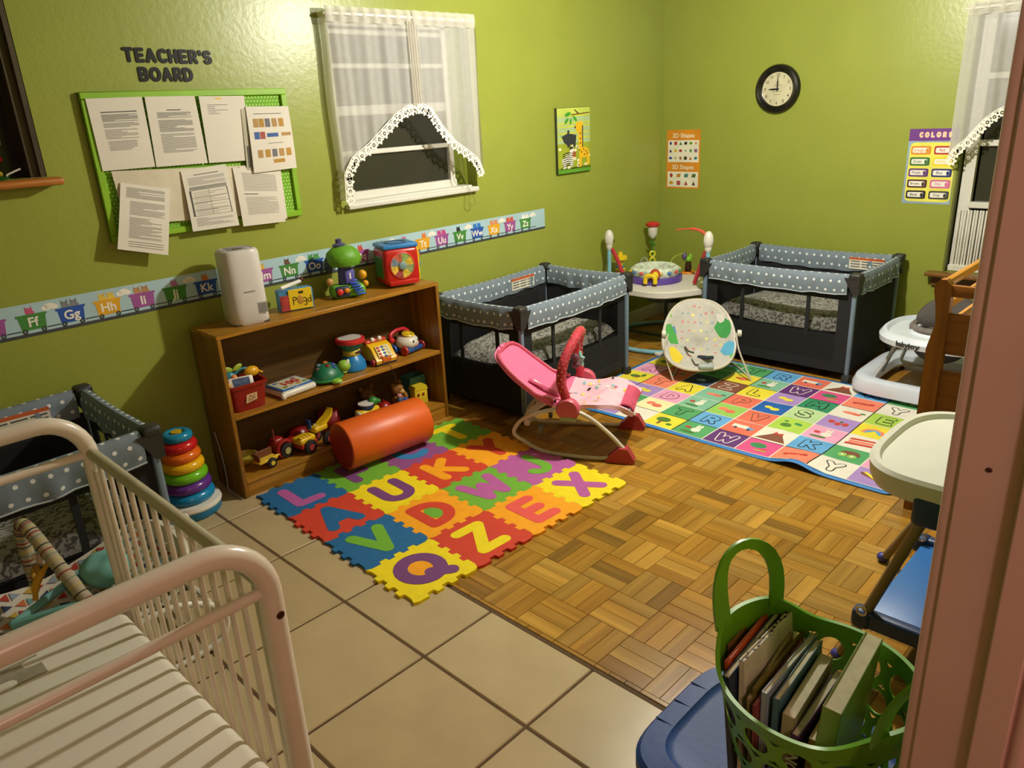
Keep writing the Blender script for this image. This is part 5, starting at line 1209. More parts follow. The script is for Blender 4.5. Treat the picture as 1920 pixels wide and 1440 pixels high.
# ---- green perforated basket and its books
bk_ = thing('book_basket', 'lime green perforated plastic basket of picture books on the tote', 'basket', (3.040, -4.085, .3985))
GRN = pl('lime_green', '#64a416', .4)
BC0, BC1 = Vector((-.01, .01)), Vector((.012, -.035)); R0, R1, BHt = .118, .168, .30
def wallP(a, z, off=0):
    f = z/BHt; r_ = R0+(R1-R0)*f**.8+off; c = BC0.lerp(BC1, f); return Vector((c.x+r_*math.cos(a), c.y+r_*.98*math.sin(a), z))
rows = [(.045,.020),(.095,.021),(.147,.022),(.200,.023),(.250,.022)]; NH = 14
b = MB(); 
def holed(b, za, zb, off, hr, zc):
    for i in range(NH):
        a0 = 2*PI*(i+off)/NH; a1 = 2*PI*(i+1+off)/NH; am = (a0+a1)/2; m = 16; out = []; inn = []
        wa = (a1-a0)/2; hz = (zb-za)/2
        for k in range(m):
            t_ = 2*PI*k/m+PI/m; cx, cy = math.cos(t_), math.sin(t_); s2 = 1/max(abs(cx), abs(cy))
            out.append((am+wa*cx*s2, (za+zb)/2+hz*cy*s2)); inn.append((am+hr/(R0+(R1-R0)*zc/BHt)*cx*.92, zc+hr*cy))
        for th, flip in ((0, False), (-.0028, True)):
            o = [wallP(p[0], p[1], th) for p in out]; q = [wallP(p[0], p[1], th) for p in inn]
            fcs = [(k, (k+1) % m, m+(k+1) % m, m+k) for k in range(m)]
            b.add(o+q, [f[::-1] for f in fcs] if flip else fcs)
        b.add([wallP(p[0], p[1], 0) for p in inn]+[wallP(p[0], p[1], -.0028) for p in inn], [(k, (k+1) % m, m+(k+1) % m, m+k) for k in range(m)])
zs_ = [.018,.082,.147,.212,.276]
for k in range(4): holed(b, zs_[k], zs_[k+1], .5*(k % 2), .0235+.0010*k, (zs_[k]+zs_[k+1])/2)
b.build('wall', GRN, bk_)
MB().lathe([(R0+.002,.0),(R0+.004,.018),(R0,.019),(R0-.004,.006),(.0001,.006)], c=(BC0.x,BC0.y,0), n=40).build('base', GRN, bk_)
ha = math.radians(163)                                   # handle side
def rimz(a):
    d = (a-ha+PI) % (2*PI)-PI; d2 = (a-ha+2*PI) % (2*PI)-PI
    return .305+.050*math.exp(-(d/.66)**4)+.050*math.exp(-(d2/.66)**4)
nR = 90; vs = []; fs = []
for i in range(nR):
    a = 2*PI*i/nR
    for z, off in ((.274,0),(rimz(a),.004),(rimz(a)-.0005,-.004),(.274,-.003)): vs.append(wallP(a, z, off))
for i in range(nR):
    for k in range(4): a = i*4+k; b2 = i*4+(k+1) % 4; c = ((i+1) % nR)*4+(k+1) % 4; d = ((i+1) % nR)*4+k; fs.append((a, d, c, b2))
MB().add(vs, fs).build('rim', GRN, bk_)
for h_ in (ha, ha+PI):
    base = wallP(h_, .33); tg = Vector((-math.sin(h_), math.cos(h_), 0)); ou = Vector((math.cos(h_), math.sin(h_), 0))
    pts = []
    for i in range(17):
        t_ = PI*(i/16); pts.append(wallP(h_+.40*math.cos(t_)*(1+.22*math.sin(t_)), .335+.150*math.sin(t_)**.8, .001))
    vs = []; fs = []
    for i, p in enumerate(pts):
        tn = (pts[min(16,i+1)]-pts[max(0,i-1)]).normalized(); nn = tn.cross(ou).normalized(); wd = .0095+.008*abs(math.cos(PI*i/16))**2
        for q in (-nn*wd-ou*.003, nn*wd-ou*.003, nn*wd+ou*.003, -nn*wd+ou*.003): vs.append(p+q)
    for i in range(16):
        for k in range(4): a = i*4+k; b2 = i*4+(k+1) % 4; fs.append((a, b2, b2+4, a+4))
    fs += [(3,2,1,0),(64,65,66,67)]; MB().add(vs, fs).build('handle', GRN, bk_)
BOOKS = [(.006,.17,.25,'#3c4a2a','thin dark green picture book at the handle side of the basket'),(.005,.16,.27,'#7a5a22','tan picture book with a clipped corner behind the dark green one'),(.008,.16,.24,'#8a7452','pale brown board book near the basket handle'),(.006,.21,.28,'#c2542a','orange-spined tall book leaning across the basket'),
         (.012,.21,.275,'#26324a','dark blue book beside the orange-spined one'),(.009,.20,.285,'#cfc8b0','black and white spotted book in the basket'),(.007,.18,.24,'#8f7a4a','thin mustard brown paperback in the middle of the basket'),(.005,.19,.245,'#7a6a2a','olive paperback with a worn edge in the basket'),
         (.006,.19,.235,'#8a3a3a','dark red thin book near the middle of the basket'),(.010,.19,.25,'#9aa6b4','pale blue-grey hardback in the basket'),(.012,.18,.245,'#4a6a7a','slate blue board book in the basket'),(.022,.17,.23,'#a89878','thick beige board book in the basket'),
         (.014,.17,.215,'#4a2450','purple book with white lettering low in the basket'),(.012,.15,.20,'#b88a2a','mustard yellow small book in front of the purple one'),(.030,.20,.30,'#7a8a4a','thick pale book with green cover at the door side of the basket')]
x = -.128; PG = mat('book_pages', '#c9bfa0', .85, var=.1, scale=60)
for i, (th, wd, hh, c, lb) in enumerate(BOOKS):
    th *= 1.0; x += th/2+.0022; off = x
    lim = math.sqrt(max(.0004, .118**2-x*x))*2; wd = min(wd*1.12, lim+.045)
    o = thing('picture_book', lb, 'book', group='picture books standing in the green basket', loc=(3.040+x*.95-.012, -4.085-.005+random.Random(i).uniform(-.012,.012), .4055))
    o.rotation_euler = (random.Random(i+50).uniform(-.04,.08), x*.95+.02, random.Random(i+9).uniform(-.05,.03)+.05)
    cm = mat('book_cover_%d' % i, c, .4, var=.15, scale=18)
    hs = hh*1.10
    MB().rbox((-th/2+.0009, 0, hs/2), (.0018, wd, hs), .0006, 1).rbox((th/2-.0009, 0, hs/2), (.0018, wd, hs), .0006, 1).rbox((0, -wd/2+.0012, hs/2), (th, .0024, hs), .0006, 1).build('cover', cm, o)
    MB().box(-th/2+.0018, th/2-.0018, -wd/2+.003, wd/2-.003, .003, hs-.003).build('pages', PG, o, smooth=0)
    if i == 5:
        sp_ = MB(); rr = random.Random(2)
        for k in range(26): sp_.ell((-th/2-.0001, rr.uniform(-wd/2,wd/2), rr.uniform(.1,hs)), (.0004,.006,.008), 8, 4)
        for k in range(16): sp_.ell((rr.uniform(-th/2,th/2), -wd/2+wd*k/16, hs), (.003,.004,.0006), 6, 4)
        sp_.build('printed_spots', INK, o, kind='stuff')
    if i == 12:
        text_mb('ONE', .03, 0, .0006, .0006, M=frame((0, -wd/2-.0001, hs*.75), (0,0,1), (-1,0,0)) ).build('title', WL, o, smooth=0, kind='stuff')
    x += th/2

# ---- patterned rocker behind the crib
r2 = thing('baby_rocker', 'triangle-print baby rocker with a striped toy bar behind the metal crib', 'baby rocker', (1.03, -4.78, 0))
TEAL = mat('teal_fabric', '#6aa39c', .85, var=.1, scale=15); WF = mat('white_print_fabric', '#cfc9b8', .85, var=.05)
pr2 = bez([(0,.32,.345),(0,.25,.325),(0,.12,.280),(0,-.05,.245),(0,-.22,.26),(0,-.40,.24)], 8)
def s2(u, v, off=0):
    k = u*(len(pr2)-1); i = min(len(pr2)-2, int(k)); p = pr2[i].lerp(pr2[i+1], k-i); q = (v-.5)*2; wd = .20*math.sqrt(max(.001, 1-max(0, (.25-u)/.25)**2.4))
    return Vector((q*wd, p.y, p.z+.04*q*q+off))
st2 = MB().grid(s2, 30, 18, thick=.02).build('seat_pad', WF, r2)
r = random.Random(12); TCOL = ['#a83a32','#2c3e5e','#b89a3a','#6f9a94','#8a9aa6','#c46a3a']
for i in range(22):
    for j in range(9):
        u, v = .12+i*.04, .06+j*.105
        if u > .97: continue
        du, dv = (.016, .042) if (i+j) % 2 else (-.016, .042); MB().add([s2(u-du,v-dv,.003), s2(u-du,v+dv,.003), s2(u+du,v,.003)], [(0,1,2)]).build('printed_triangle', mat('tri_'+TCOL[(i*2+j) % 6][1:], TCOL[(i*2+j) % 6], .8), st2, smooth=0)
cu = MB().ell((.0,.105,.345), (.080,.075,.050), 40, 26)
for v in cu.v: v.z += .006*math.sin(v.x*70)*math.sin(v.y*55)
cu.build('head_cushion', TEAL, r2)
MB().tube(bez([tuple(s2(.45,.2,.02)), tuple(s2(.58,.35,.05)), tuple(s2(.74,.5,.03))], 6), .014, 8).tube(bez([tuple(s2(.45,.8,.02)), tuple(s2(.58,.65,.05)), tuple(s2(.74,.5,.03))], 6), .014, 8).build('harness', TEAL, r2)
MB().grid(lambda u, v: s2(.78+.20*u, .05+.55*v, .02+.02*math.sin(5*v+4*u)), 8, 10, thick=.008).build('foot_panel', TEAL, r2)
tbp = bez([(.185,.035,.20),(.09,.022,.29),(-.05,-.010,.405),(-.15,-.032,.482),(-.185,-.045,.50),(-.205,-.05,.45),(-.21,-.05,.34),(-.205,-.05,.24)], 7)
MB().tube(tbp, .021, 12).build('toy_bar', mat('oatmeal_sleeve', '#a89c82', .9), r2)
for i in range(2, len(tbp)-2):
    c = ['#8a2a2a','#3a3834','#b8a85a','#7a8a7a'][i % 4]; tg = (tbp[i+1]-tbp[i-1]).normalized()
    MB().tube([tbp[i]-tg*.0022, tbp[i]+tg*.0022], .0216, 12).build('sleeve_stripe', mat('stripe_'+c[1:], c, .9), r2)
MB().tube(bez([(-.08,-.02,.40),(-.06,-.07,.36),(-.045,-.09,.31)], 5), [.008]*3+[.012]*5+[.008]*3, 8).build('hanging_caterpillar', pl('amber', '#c9961e'), r2)
MB().torus((-.10,-.06,.37), .022, .007, 20, 8, rot=Matrix.Rotation(1.2, 3, 'X')).build('teether_ring', pl('ochre', '#b0822a'), r2)
MB().ell((-.115,-.035,.40),(.014,.012,.022)).ell((-.105,-.05,.42),(.008,.008,.012)).build('hanging_giraffe', mat('cream_toy', '#cfbfa0', .7), r2)
for s_ in (-1, 1):
    x_ = s_*.19
    MB().tube(bez([(x_,-.40,.03),(x_,-.2,.012),(x_,.05,.012),(x_,.28,.014),(x_,.36,.05),(x_,.36,.14),(x_,.23,.22),(x_,.05,.215),(x_,-.2,.16),(x_,-.38,.05)], 6), .0105, 10).build('runner', WHT, r2)
MB().tube([(-.19,.36,.10),(.0,.375,.10),(.19,.36,.10)], .0105, 8).build('cross_tube', WHT, r2)
# ------------------------------------------------------------------ toys on the bookcase
def on(px, py, z): return fz(px, py, z)
ZT, ZM, ZL = SH, SZ_MID, SZ_LOW
# air purifier
p = on(463, 602, ZT)
ap = thing('air_purifier', 'tall white air purifier standing on top of the bookcase', 'air purifier', (.172, -3.652, ZT), math.radians(-8))
APW = pl('warm_white', '#cfcac6', .4)
n = 48; vs = []; fs = []
pr = ((.006,.0),(.0,.012),(.0,.06),(.002,.318),(.008,.332),(.012,.334))
for o, z in pr:
    for q in sell(.082-o, .088-o, 3.6, n): vs.append((q[0], q[1], z))
for i in range(len(pr)-1):
    for j in range(n): a = i*n+j; b2 = i*n+(j+1) % n; fs.append((a, b2, b2+n, a+n))
fs.append(tuple(range(n-1,-1,-1))); fs.append(tuple((len(pr)-1)*n+j for j in range(n)))
MB().add(vs, fs).build('housing', APW, ap)
MB().ring_prism(sell(.066,.072,3.2,40), sell(.058,.064,3.2,40), .334, .3365).build('outlet_ring', pl('pale_grey', '#b4b2b0'), ap)
g = MB()
for k in range(9): g.rbox((-.048+k*.012, 0, .3352), (.004, .09, .002), .0008, 1)
g.build('outlet_grille', pl('mid_grey', '#8a8886'), ap, kind='stuff')
MB().rbox((.02,0,.3368),(.03,.04,.002),.0008,1).build('control_panel', pl('dark_grey', '#55524e'), ap)
MB().box(.0815,.0828,.030,.072,.045,.095).build('rating_label', mat('grey_sticker', '#9c9a98', .5), ap, smooth=0)
g = MB()
for k in range(6): g.box(.0828,.0831,.033,.068,.05+k*.007,.053+k*.007)
g.build('label_print', GREYINK, ap, smooth=0, kind='stuff')
MB().box(.0820,.0826,-.022,.028,.148,.153).build('brand_mark', pl('mid_grey', '#8a8886'), ap, smooth=0)
MB().rbox((0,0,.004),(.150,.160,.008),.003,1).build('foot_ring', pl('dark_grey', '#55524e'), ap)
# boxed toy with yellow card
bx = thing('craft_box', 'blue boxed craft set with a yellow hand-lettered card and white roller', 'box', (.165, -3.395, ZT), math.radians(-14))
MB().rbox((0,0,.052),(.060,.165,.104),.004,1).build('box', mat('blue_printed_box', '#3f7fae', .45, var=.35, scale=30), bx)
MB().rbox((.032,-.055,.042),(.006,.05,.075),.002,1).build('red_print', mat('red_figure_print', '#a83a3a', .5, var=.4, scale=40), bx)
MB().rbox((.0345,.018,.056),(.004,.112,.098),.001,1).build('yellow_card', mat('yellow_card', '#e0c01a', .5), bx)
f_ = frame((.0368,.018,.050),(0,1,0),(0,0,1))
MB().ell((.0368,.016,.052),(.002,.017,.022),16,10).build('card_picture', mat('tan_print', '#b8872a', .6), bx)
g = MB(f_); g.stroke([[(-.036,-.018),(-.036,.016)]+arc(-.030,.010,.010,.008,120,-110,6)], .0035, 0, .0008).stroke([arc(.018,.0,.009,.010,20,340,10),[(.027,.004),(.027,-.026),(.014,-.026)]], .003, 0, .0009).stroke([arc(.042,-.006,.008,.009,0,340,10),[(.050,.018),(.050,-.014)]], .003, 0, .0010).stroke([[(-.004,.034),(.012,.034),(.014,.040),(-.006,.040)]], .005, 0, .0011)
g.build('card_lettering', INK, bx, smooth=0, kind='stuff')
ck_ = thing('chalk_stick', 'white stick with a dark red end lying on the craft box', 'stick', (.158,-3.40,ZT+.120))
MB().tube([(.007,-.06,-.006),(-.008,.055,.008)], .0095, 12).build('stick', mat('white_chalk', '#e0ddd4', .6), ck_)
MB().ell((-.010,.062,.013), .013, 12, 8).build('end_knob', pl('knob_maroon', '#4a1420'), ck_)
# tree-house toy
th = thing('treehouse_toy', 'green treehouse toy with blue slide on top of the bookcase', 'toy', (.150, -3.085, ZT), math.radians(-18)); th.scale = (.95, 1.05, .92)
LGR = pl('leaf_green', '#5f9a1c', .5, bump=.25, bscale=60); LG2 = pl('grass_green', '#6cae24', .45); BLP = pl('slide_blue', '#4a4a9a', .4); NVP = pl('dark_navy', '#23304a', .4)
MB().rbox((0,0,.035),(.115,.165,.07),.025,3).build('base', LG2, th)
MB().rbox((.05,-.035,.04),(.03,.07,.06),.012,2).build('music_panel', NVP, th)
MB().ell((.068,-.052,.042),(.008,.016,.018),12,8).build('red_button', pl('red', '#c8302a'), th); MB().ell((.068,-.018,.046),(.008,.014,.014),12,8).build('orange_button', pl('orange', '#e0861e'), th)
MB().tube([(-.012,.005,.06),(-.012,.0,.17)], [.042,.030], 18).build('trunk', BLP, th)
MB().rbox((.028,.012,.115),(.028,.048,.075),.008,2).build('door', pl('iris', '#5a5ab0', .4), th)
text_mb('I', .045, 0, .001, .0015, M=frame((.0425,.012,.118),(0,1,0),(0,0,1))).build('door_letter', WL, th, smooth=0)
for k in range(6): MB().rbox((.034+.012*k,.024+.004*k,.090-.013*k),(.016,.046,.010),.003,1).build('slide_step', pl('step_blue', '#2f55b8', .35), th)
MB().lathe([(.03,.165),(.075,.175),(.088,.205),(.078,.245),(.05,.272),(.02,.282),(.0001,.284)], c=(-.005,0,0), n=26).build('leaf_canopy', LGR, th)
MB().lathe([(.030,.0),(.032,.012),(.014,.022),(.016,.040),(.0001,.046)], c=(-.010,-.012,.276), n=20).build('roof_knob', pl('slate_violet', '#4a4a72', .4), th)
MB().ell((-.005,-.075,.185),(.030,.022,.045),14,10).build('speaker_pod', NVP, th)
MB().ell((.03,.075,.115),(.026,.022,.026),14,10).ell((.035,.085,.065),(.018,.015,.018),12,8).build('yellow_lion', pl('gold', '#d89a1a'), th)
MB().ell((.02,-.085,.095),(.018,.018,.022),12,8).build('small_bear', pl('tan', '#b88a4a'), th)
# activity cube
ac_ = thing('activity_cube', 'red activity cube with picture wheel on the end of the bookcase top', 'toy', (.155, -2.760, ZT), math.radians(-17)); ac_.scale = (1.18, 1.18, 1.18)
RED = pl('cube_red', '#b81e1a', .3); 
MB().rbox((0,0,.094),(.150,.168,.165),.022,4).build('body', RED, ac_)
MB().rbox((0,.076,.094),(.138,.020,.150),.018,3).build('side_face', pl('cube_yellow', '#d8b41e', .35), ac_)
MB().rbox((0,0,.182),(.148,.166,.020),.008,2).build('top_rim', pl('cube_blue', '#2a7ac0', .35), ac_)
MB().lathe([(.05,.189),(.052,.194),(.04,.194),(.036,.189)], n=28).lathe([(.036,.1895),(.0001,.1895)], n=24).build('top_opening', pl('deep_blue', '#1a3f70', .4), ac_)
Wf = frame((.0752,-.002,.098),(0,1,0),(0,0,1))
MB(Wf).lathe([(.058,0),(.060,.003),(.055,.005)], n=36, cap=False).build('wheel_rim', pl('rim_red', '#d0453a', .3), ac_)
for k in range(8):
    a0, a1 = 2*PI*k/8, 2*PI*(k+1)/8; c = ['#c9a83a','#8aa65a','#b8604a','#7a8a9a','#d8b84a','#a04a4a','#c9b03a','#8a9a6a'][k]
    MB(Wf).prism([(.014*math.cos(a0),.014*math.sin(a0))]+[(.055*math.cos(a0+(a1-a0)*i/5),.055*math.sin(a0+(a1-a0)*i/5)) for i in range(6)]+[(.014*math.cos(a1),.014*math.sin(a1))], .001, .003).build('wheel_segment', mat('wheel_'+c[1:], c, .35, var=.35, scale=60), ac_, smooth=0)
MB(Wf).lathe([(.017,.002),(.018,.010),(.012,.013),(.0001,.013)], n=22).build('wheel_hub', pl('hub_grey', '#7a9a9a', .3), ac_)
MB().rbox((.076,.0,.022),(.012,.14,.022),.005,2).build('front_lip', RED, ac_)
for k, (y, z, c) in enumerate(((.088,.13,'#c86a2a'),(.088,.09,'#2a78b8'),(.088,.05,'#6aa82a'))): MB().ell((.02,y,z),(.04,.012,.020),14,8).build('side_toy', pl('side_'+c[1:], c), ac_)
MB().rbox((0,-.083,.09),(.10,.008,.10),.004,1).build('side_panel', pl('side_green', '#3a7a3a'), ac_)

# ---- middle shelf
rb = thing('toy_bin', 'dark red plastic bin with a tan sticker on the middle shelf', 'bin', (.200, -3.748, ZM), math.radians(-3))
RB = pl('bin_red', '#8a1410', .35); n = 40; vs = []; fs = []
for o, z in ((.014,0),(.0,.125),(.004,.125),(.017,.006)):
    for q in sell(.078-o, .090-o, 6, n): vs.append((q[0], q[1], z))
for i in range(3):
    for j in range(n): a = i*n+j; b2 = i*n+(j+1) % n; fs.append((a, b2, b2+n, a+n))
fs.append(tuple(range(n-1,-1,-1))); fs.append(tuple(3*n+j for j in range(n))); MB().add(vs, fs).build('body', RB, rb)
vring(MB(), [(0,.112),(-.006,.114),(-.006,.128),(.004,.128)], 0, 0, .078, .090, 6, 40).build('rim', RB, rb)
MB().prism([(-.030,-.022),(.026,-.016),(.032,.026),(-.018,.024)], .0, .0012, M=frame((.0735,.004,.062),(0,1,.06),(-.12,0,1))).build('sticker', mat('tan_sticker', '#c9a878', .6), rb)
MB().stroke([[(-.014,-.006),(-.004,.010),(.006,-.002),(.018,.008)],[(-.016,-.012),(.018,-.006)]], .004, .0012, .0018, M=frame((.0735,.004,.062),(0,1,.06),(-.12,0,1))).build('sticker_print', mat('brown_print', '#7a5a34', .7), rb, smooth=0)
def small(name, label, cat, b, m, loc, rz=0, group=None):
    o = b.build(name, m); o.location = loc; o.rotation_euler = (0, 0, rz); return tag(o, label, cat, group)
tph = thing('toy_phone', 'white toy phone with picture screen sticking out of the red bin', 'toy', (.212,-3.755,ZM+.122), -.25)
MB(Matrix.Rotation(-.5, 4, 'Y')).rbox((0,0,0),(.012,.11,.055),.008,2).build('case', WHT, tph)
MB(Matrix.Rotation(-.5, 4, 'Y')).rbox((.0072,0,0),(.002,.076,.040),.0008,1).build('screen', mat('screen_print', '#4a5a78', .3, var=.5, scale=60), tph)
tc_ = thing('toy_rattle', 'teal and orange winged rattle sticking out of the red bin', 'toy', (.165,-3.785,ZM+.15))
MB().ell((0,0,0),(.022,.03,.022)).tube(bez([(0,.02,0),(.0,.06,.02),(0,.10,.015)], 5), .006, 8).build('body', pl('teal', '#2a7a8a'), tc_)
MB().ell((.022,.012,-.004),(.012,.014,.014)).build('nose', pl('peach', '#e08a4a'), tc_)
for y, r3 in ((-.004,-.3),(.045,.4)): MB().ell((0,y,.032),(.006,.026,.014),14,8,R=Matrix.Rotation(r3, 3, 'X')).build('wing', pl('pear', '#9ab03a'), tc_)
small('toy_egg', 'yellow egg-shaped shaker lying in the red bin', 'toy', MB().ell((0,0,0),(.026,.036,.026),18,12).cyl((.0,.035,-.006),(.01,.050,-.016),.005), pl('egg_yellow', '#e0a81e', .3), (.195,-3.690,ZM+.155))
small('toy_ball', 'small yellow ball at the edge of the red bin', 'toy', MB().ell((0,0,0),.014,14,10), pl('egg_yellow', '#e0a81e', .3), (.225,-3.826,ZM+.128))
# learning pad
lp = thing('learning_book', 'white and blue electronic learning book with a red 100 on the cover', 'toy', (.190, -3.505, ZM), math.radians(6)); lp.scale = (1.12, 1.08, 1.05)
MB().rbox((0,0,.017),(.150,.180,.030),.012,3).build('body', WHT, lp)
MB().rbox((.068,-.088,.014),(.022,.022,.028),.009,3).build('corner_foot', WHT, lp)
MB().rbox((-.004,.0,.0355),(.128,.166,.008),.003,1).build('cover', pl('cover_blue', '#2a62a8', .3), lp)
MB().rbox((-.004,.0,.0402),(.112,.148,.003),.001,1).build('page', mat('printed_page', '#c9c4a8', .5, var=.18, scale=60), lp)
text_mb('100', .062, 0, .0008, .003, M=frame((.0,.0,.0419),(0,1,0),(-1,0,0))).build('title', pl('title_red', '#b83a22'), lp, smooth=0, kind='stuff')
for i, (x, y, c) in enumerate(((.035,-.05,'#6a7a2a'),(.038,.02,'#b8862a'),(-.04,-.05,'#3a6a8a'),(-.04,.045,'#8a4a7a'),(.036,.055,'#4a8a4a'))): MB().ell((x,y,.0419),(.010,.014,.001),12,6).build('printed_picture', mat('lp_'+c[1:], c, .5), lp)
# turtle
tu = thing('turtle_toy', 'green plush-look turtle toy with buttons on the shell', 'toy', (.205, -3.302, ZM), math.radians(30))
MB().lathe([(.088,.018),(.090,.028),(.080,.050),(.058,.074),(.028,.088),(.0001,.091)], n=32, sx=.85).build('shell', pl('shell_green', '#1c6a48', .4, bump=.2, bscale=40), tu)
MB().lathe([(.088,.012),(.094,.018),(.092,.026),(.086,.028)], n=32, sx=.85, cap=False).build('shell_rim', pl('rim_green', '#2a8a4a', .4), tu)
SKG = pl('turtle_lime', '#8ab83a', .45)
MB().ell((.072,.052,.062),(.034,.034,.030),18,12).build('head', SKG, tu)
for s_ in (-1, 1): MB().ell((.090+.006*s_,.052-.016*s_+.01,.080),(.008,.008,.009),10,8).build('eye', mat('white_eye', '#e8e6dc', .3), tu)
for x, y in ((.072,-.045),(.030,.098),(-.06,-.06),(-.06,.06)): MB().ell((x,y,.014),(.032,.026,.014),14,8).build('flipper', SKG, tu)
for i, (x, y, z, c) in enumerate(((.02,-.02,.083,'#8a2a1e'),(-.01,.012,.090,'#b8622a'),(-.03,-.02,.084,'#5a7a8a'),(.03,.012,.082,'#3a4a9a'),(-.02,-.045,.072,'#7a6a5a'),(.045,-.005,.072,'#2a4a8a'))): MB().ell((x,y,z),(.014,.014,.008),12,8).build('shell_button', pl('tb_'+c[1:], c, .3), tu)
# drum
dr = thing('toy_drum', 'hourglass drum toy with red rim and blue base', 'toy', (.165, -3.118, ZM))
MB().lathe([(.064,0),(.070,.008),(.066,.045),(.046,.075),(.040,.082)], n=32).build('base', pl('drum_blue', '#1f78b8', .35), dr)
MB().lathe([(.041,.080),(.046,.086),(.046,.104),(.041,.110)], n=32).build('neck_band', pl('band_yellow', '#c9b03a', .4), dr)
MB().rbox((.042,.012,.098),(.012,.04,.014),.005,2).build('eye_badge', pl('dark_plum', '#3a2a3a'), dr)
MB().lathe([(.040,.108),(.060,.132),(.068,.150)], n=32, cap=False).build('upper_body', mat('drum_teal_stripes', '#2a7a6a', .4, var=.5, scale=14), dr)
MB().lathe([(.067,.148),(.076,.150),(.078,.160),(.074,.172),(.062,.176)], n=36, cap=False).build('rim', pl('drum_red', '#c02a2a', .35), dr)
MB().lathe([(.063,.174),(.0001,.172)], n=32, cap=False).build('drum_head', pl('drum_skin', '#c8c6bc', .4), dr)
# yellow phone
yp = thing('push_button_phone', 'yellow push-button toy phone on wheels', 'toy', (.175, -2.957, ZM), math.radians(-4))
YEL = pl('phone_yellow', '#e2b414', .35)
MB().prism([(-.065,.012),(.075,.012),(.080,.030),(.030,.092),(-.010,.108),(-.045,.100),(-.065,.06)], -.062, .062, M=frame((0,0,0),(1,0,0),(0,0,1))).build('body', YEL, yp)
MB().rbox((.078,.0,.030),(.012,.055,.024),.004,2).build('front_grille', pl('grille_orange', '#c9641e'), yp)
MB().rbox((0,0,.010),(.15,.13,.020),.006,2).build('chassis', pl('phone_navy', '#1c1c30'), yp)
sl_ = frame((.053,0,.0645),(0,1,0),(-.63,0,.78))
MB(sl_).rbox((0,.004,.004),(.085,.072,.008),.004,2).build('keypad', pl('pad_cream', '#d8c878'), yp)
for i in range(12):
    c = ['#c03a4a','#3a5aa8','#d8d4c8','#7a3a8a'][(i*5+i//3) % 4]; MB(sl_).ell((-.027+(i % 3)*.027, .028-(i//3)*.018, .009),(.010,.007,.004),10,6).build('key', pl('key_'+c[1:], c), yp)
MB().rbox((-.030,0,.112),(.040,.135,.026),.012,3).build('handset', pl('handset_red', '#b83a2a'), yp)
for s_ in (-1, 1): MB().ell((-.012,s_*.022,.125),(.012,.013,.013)).build('eye', mat('white_eye', '#e8e6dc', .3), yp)
for sx in (-.045,.050):
    for s_ in (-1, 1): MB().lathe([(.018,-.006),(.020,-.003),(.020,.003),(.018,.006)], n=18, M=Matrix.Translation((sx, s_*.070, .0202)) @ Matrix.Rotation(PI/2, 4, 'X')).build('wheel', pl('wheel_red', '#a82a22'), yp)
# rotary phone
rp_ = thing('rotary_phone', 'white rotary pull phone with a smiling face and red handset', 'toy', (.160, -2.757, ZM), math.radians(12))
MB().ell((.0,.012,.056),(.066,.066,.046),26,16).build('body', pl('phone_white', '#d8d4c6', .35), rp_)
MB().rbox((0,.012,.022),(.125,.13,.026),.011,3).build('chassis', pl('phone_blue', '#1f4a88', .35), rp_)
MB().lathe([(.034,0),(.036,.008),(.030,.013),(.0001,.013)], n=26, M=Matrix.Translation((.010,.012,.096)) @ Matrix.Rotation(.25, 4, 'Y')).build('dial', pl('dial_yellow', '#d8b81e', .35), rp_)
g = MB(Matrix.Translation((.010,.012,.096)) @ Matrix.Rotation(.25, 4, 'Y'))
for k in range(9): g.lathe([(.0055,.0131),(.0055,.0138),(.0001,.0138)], c=(.023*math.cos(2*PI*k/10), .023*math.sin(2*PI*k/10), 0), n=10)
g.build('dial_holes', pl('hole_ochre', '#9a7a14'), rp_, kind='stuff')
MB().tube(bez([(-.045,-.062,.070),(-.050,-.066,.108),(-.045,-.02,.125),(-.04,.035,.120),(-.035,.06,.098)], 6), [.018]*3+[.013]*4+[.011]*11+[.013]*4+[.017]*3, 12).build('handset', pl('handset_red2', '#b8202a'), rp_)
for s_ in (-1, 1): MB().ell((.058,.016+.020*s_,.066),(.006,.0065,.011),12,8).build('eye', INK, rp_)
MB().tube(bez([(.062,-.002,.046),(.066,.014,.040),(.062,.032,.046)], 5), .0018, 6).build('smile', pl('smile_red', '#a83a3a'), rp_)
for sx in (-.04,.04): 
    for s_ in (-1, 1): MB().lathe([(.0001,-.009),(.022,-.008),(.026,-.003),(.026,.003),(.022,.008),(.0001,.009)], n=20, M=Matrix.Translation((sx, .012+s_*.073, .0262)) @ Matrix.Rotation(PI/2, 4, 'X')).build('wheel', pl('wheel_red' if sx > 0 else 'wheel_blue', '#b82a22' if sx > 0 else '#2450a8'), rp_)
pc_ = [(.245,-2.985,ZM+.006),(.290,-2.975,ZM+.004),(.3025,-2.968,ZM-.02),(.302,-2.955,ZM-.08),(.300,-2.945,ZM-.13),(.295,-2.935,ZM-.17)]
tag(MB().tube(bez(pc_, 6), .0014, 6).build('pull_string', mat('dark_string', '#4a3428', .8)), 'dark pull string of the yellow phone hanging over the shelf edge', 'string')

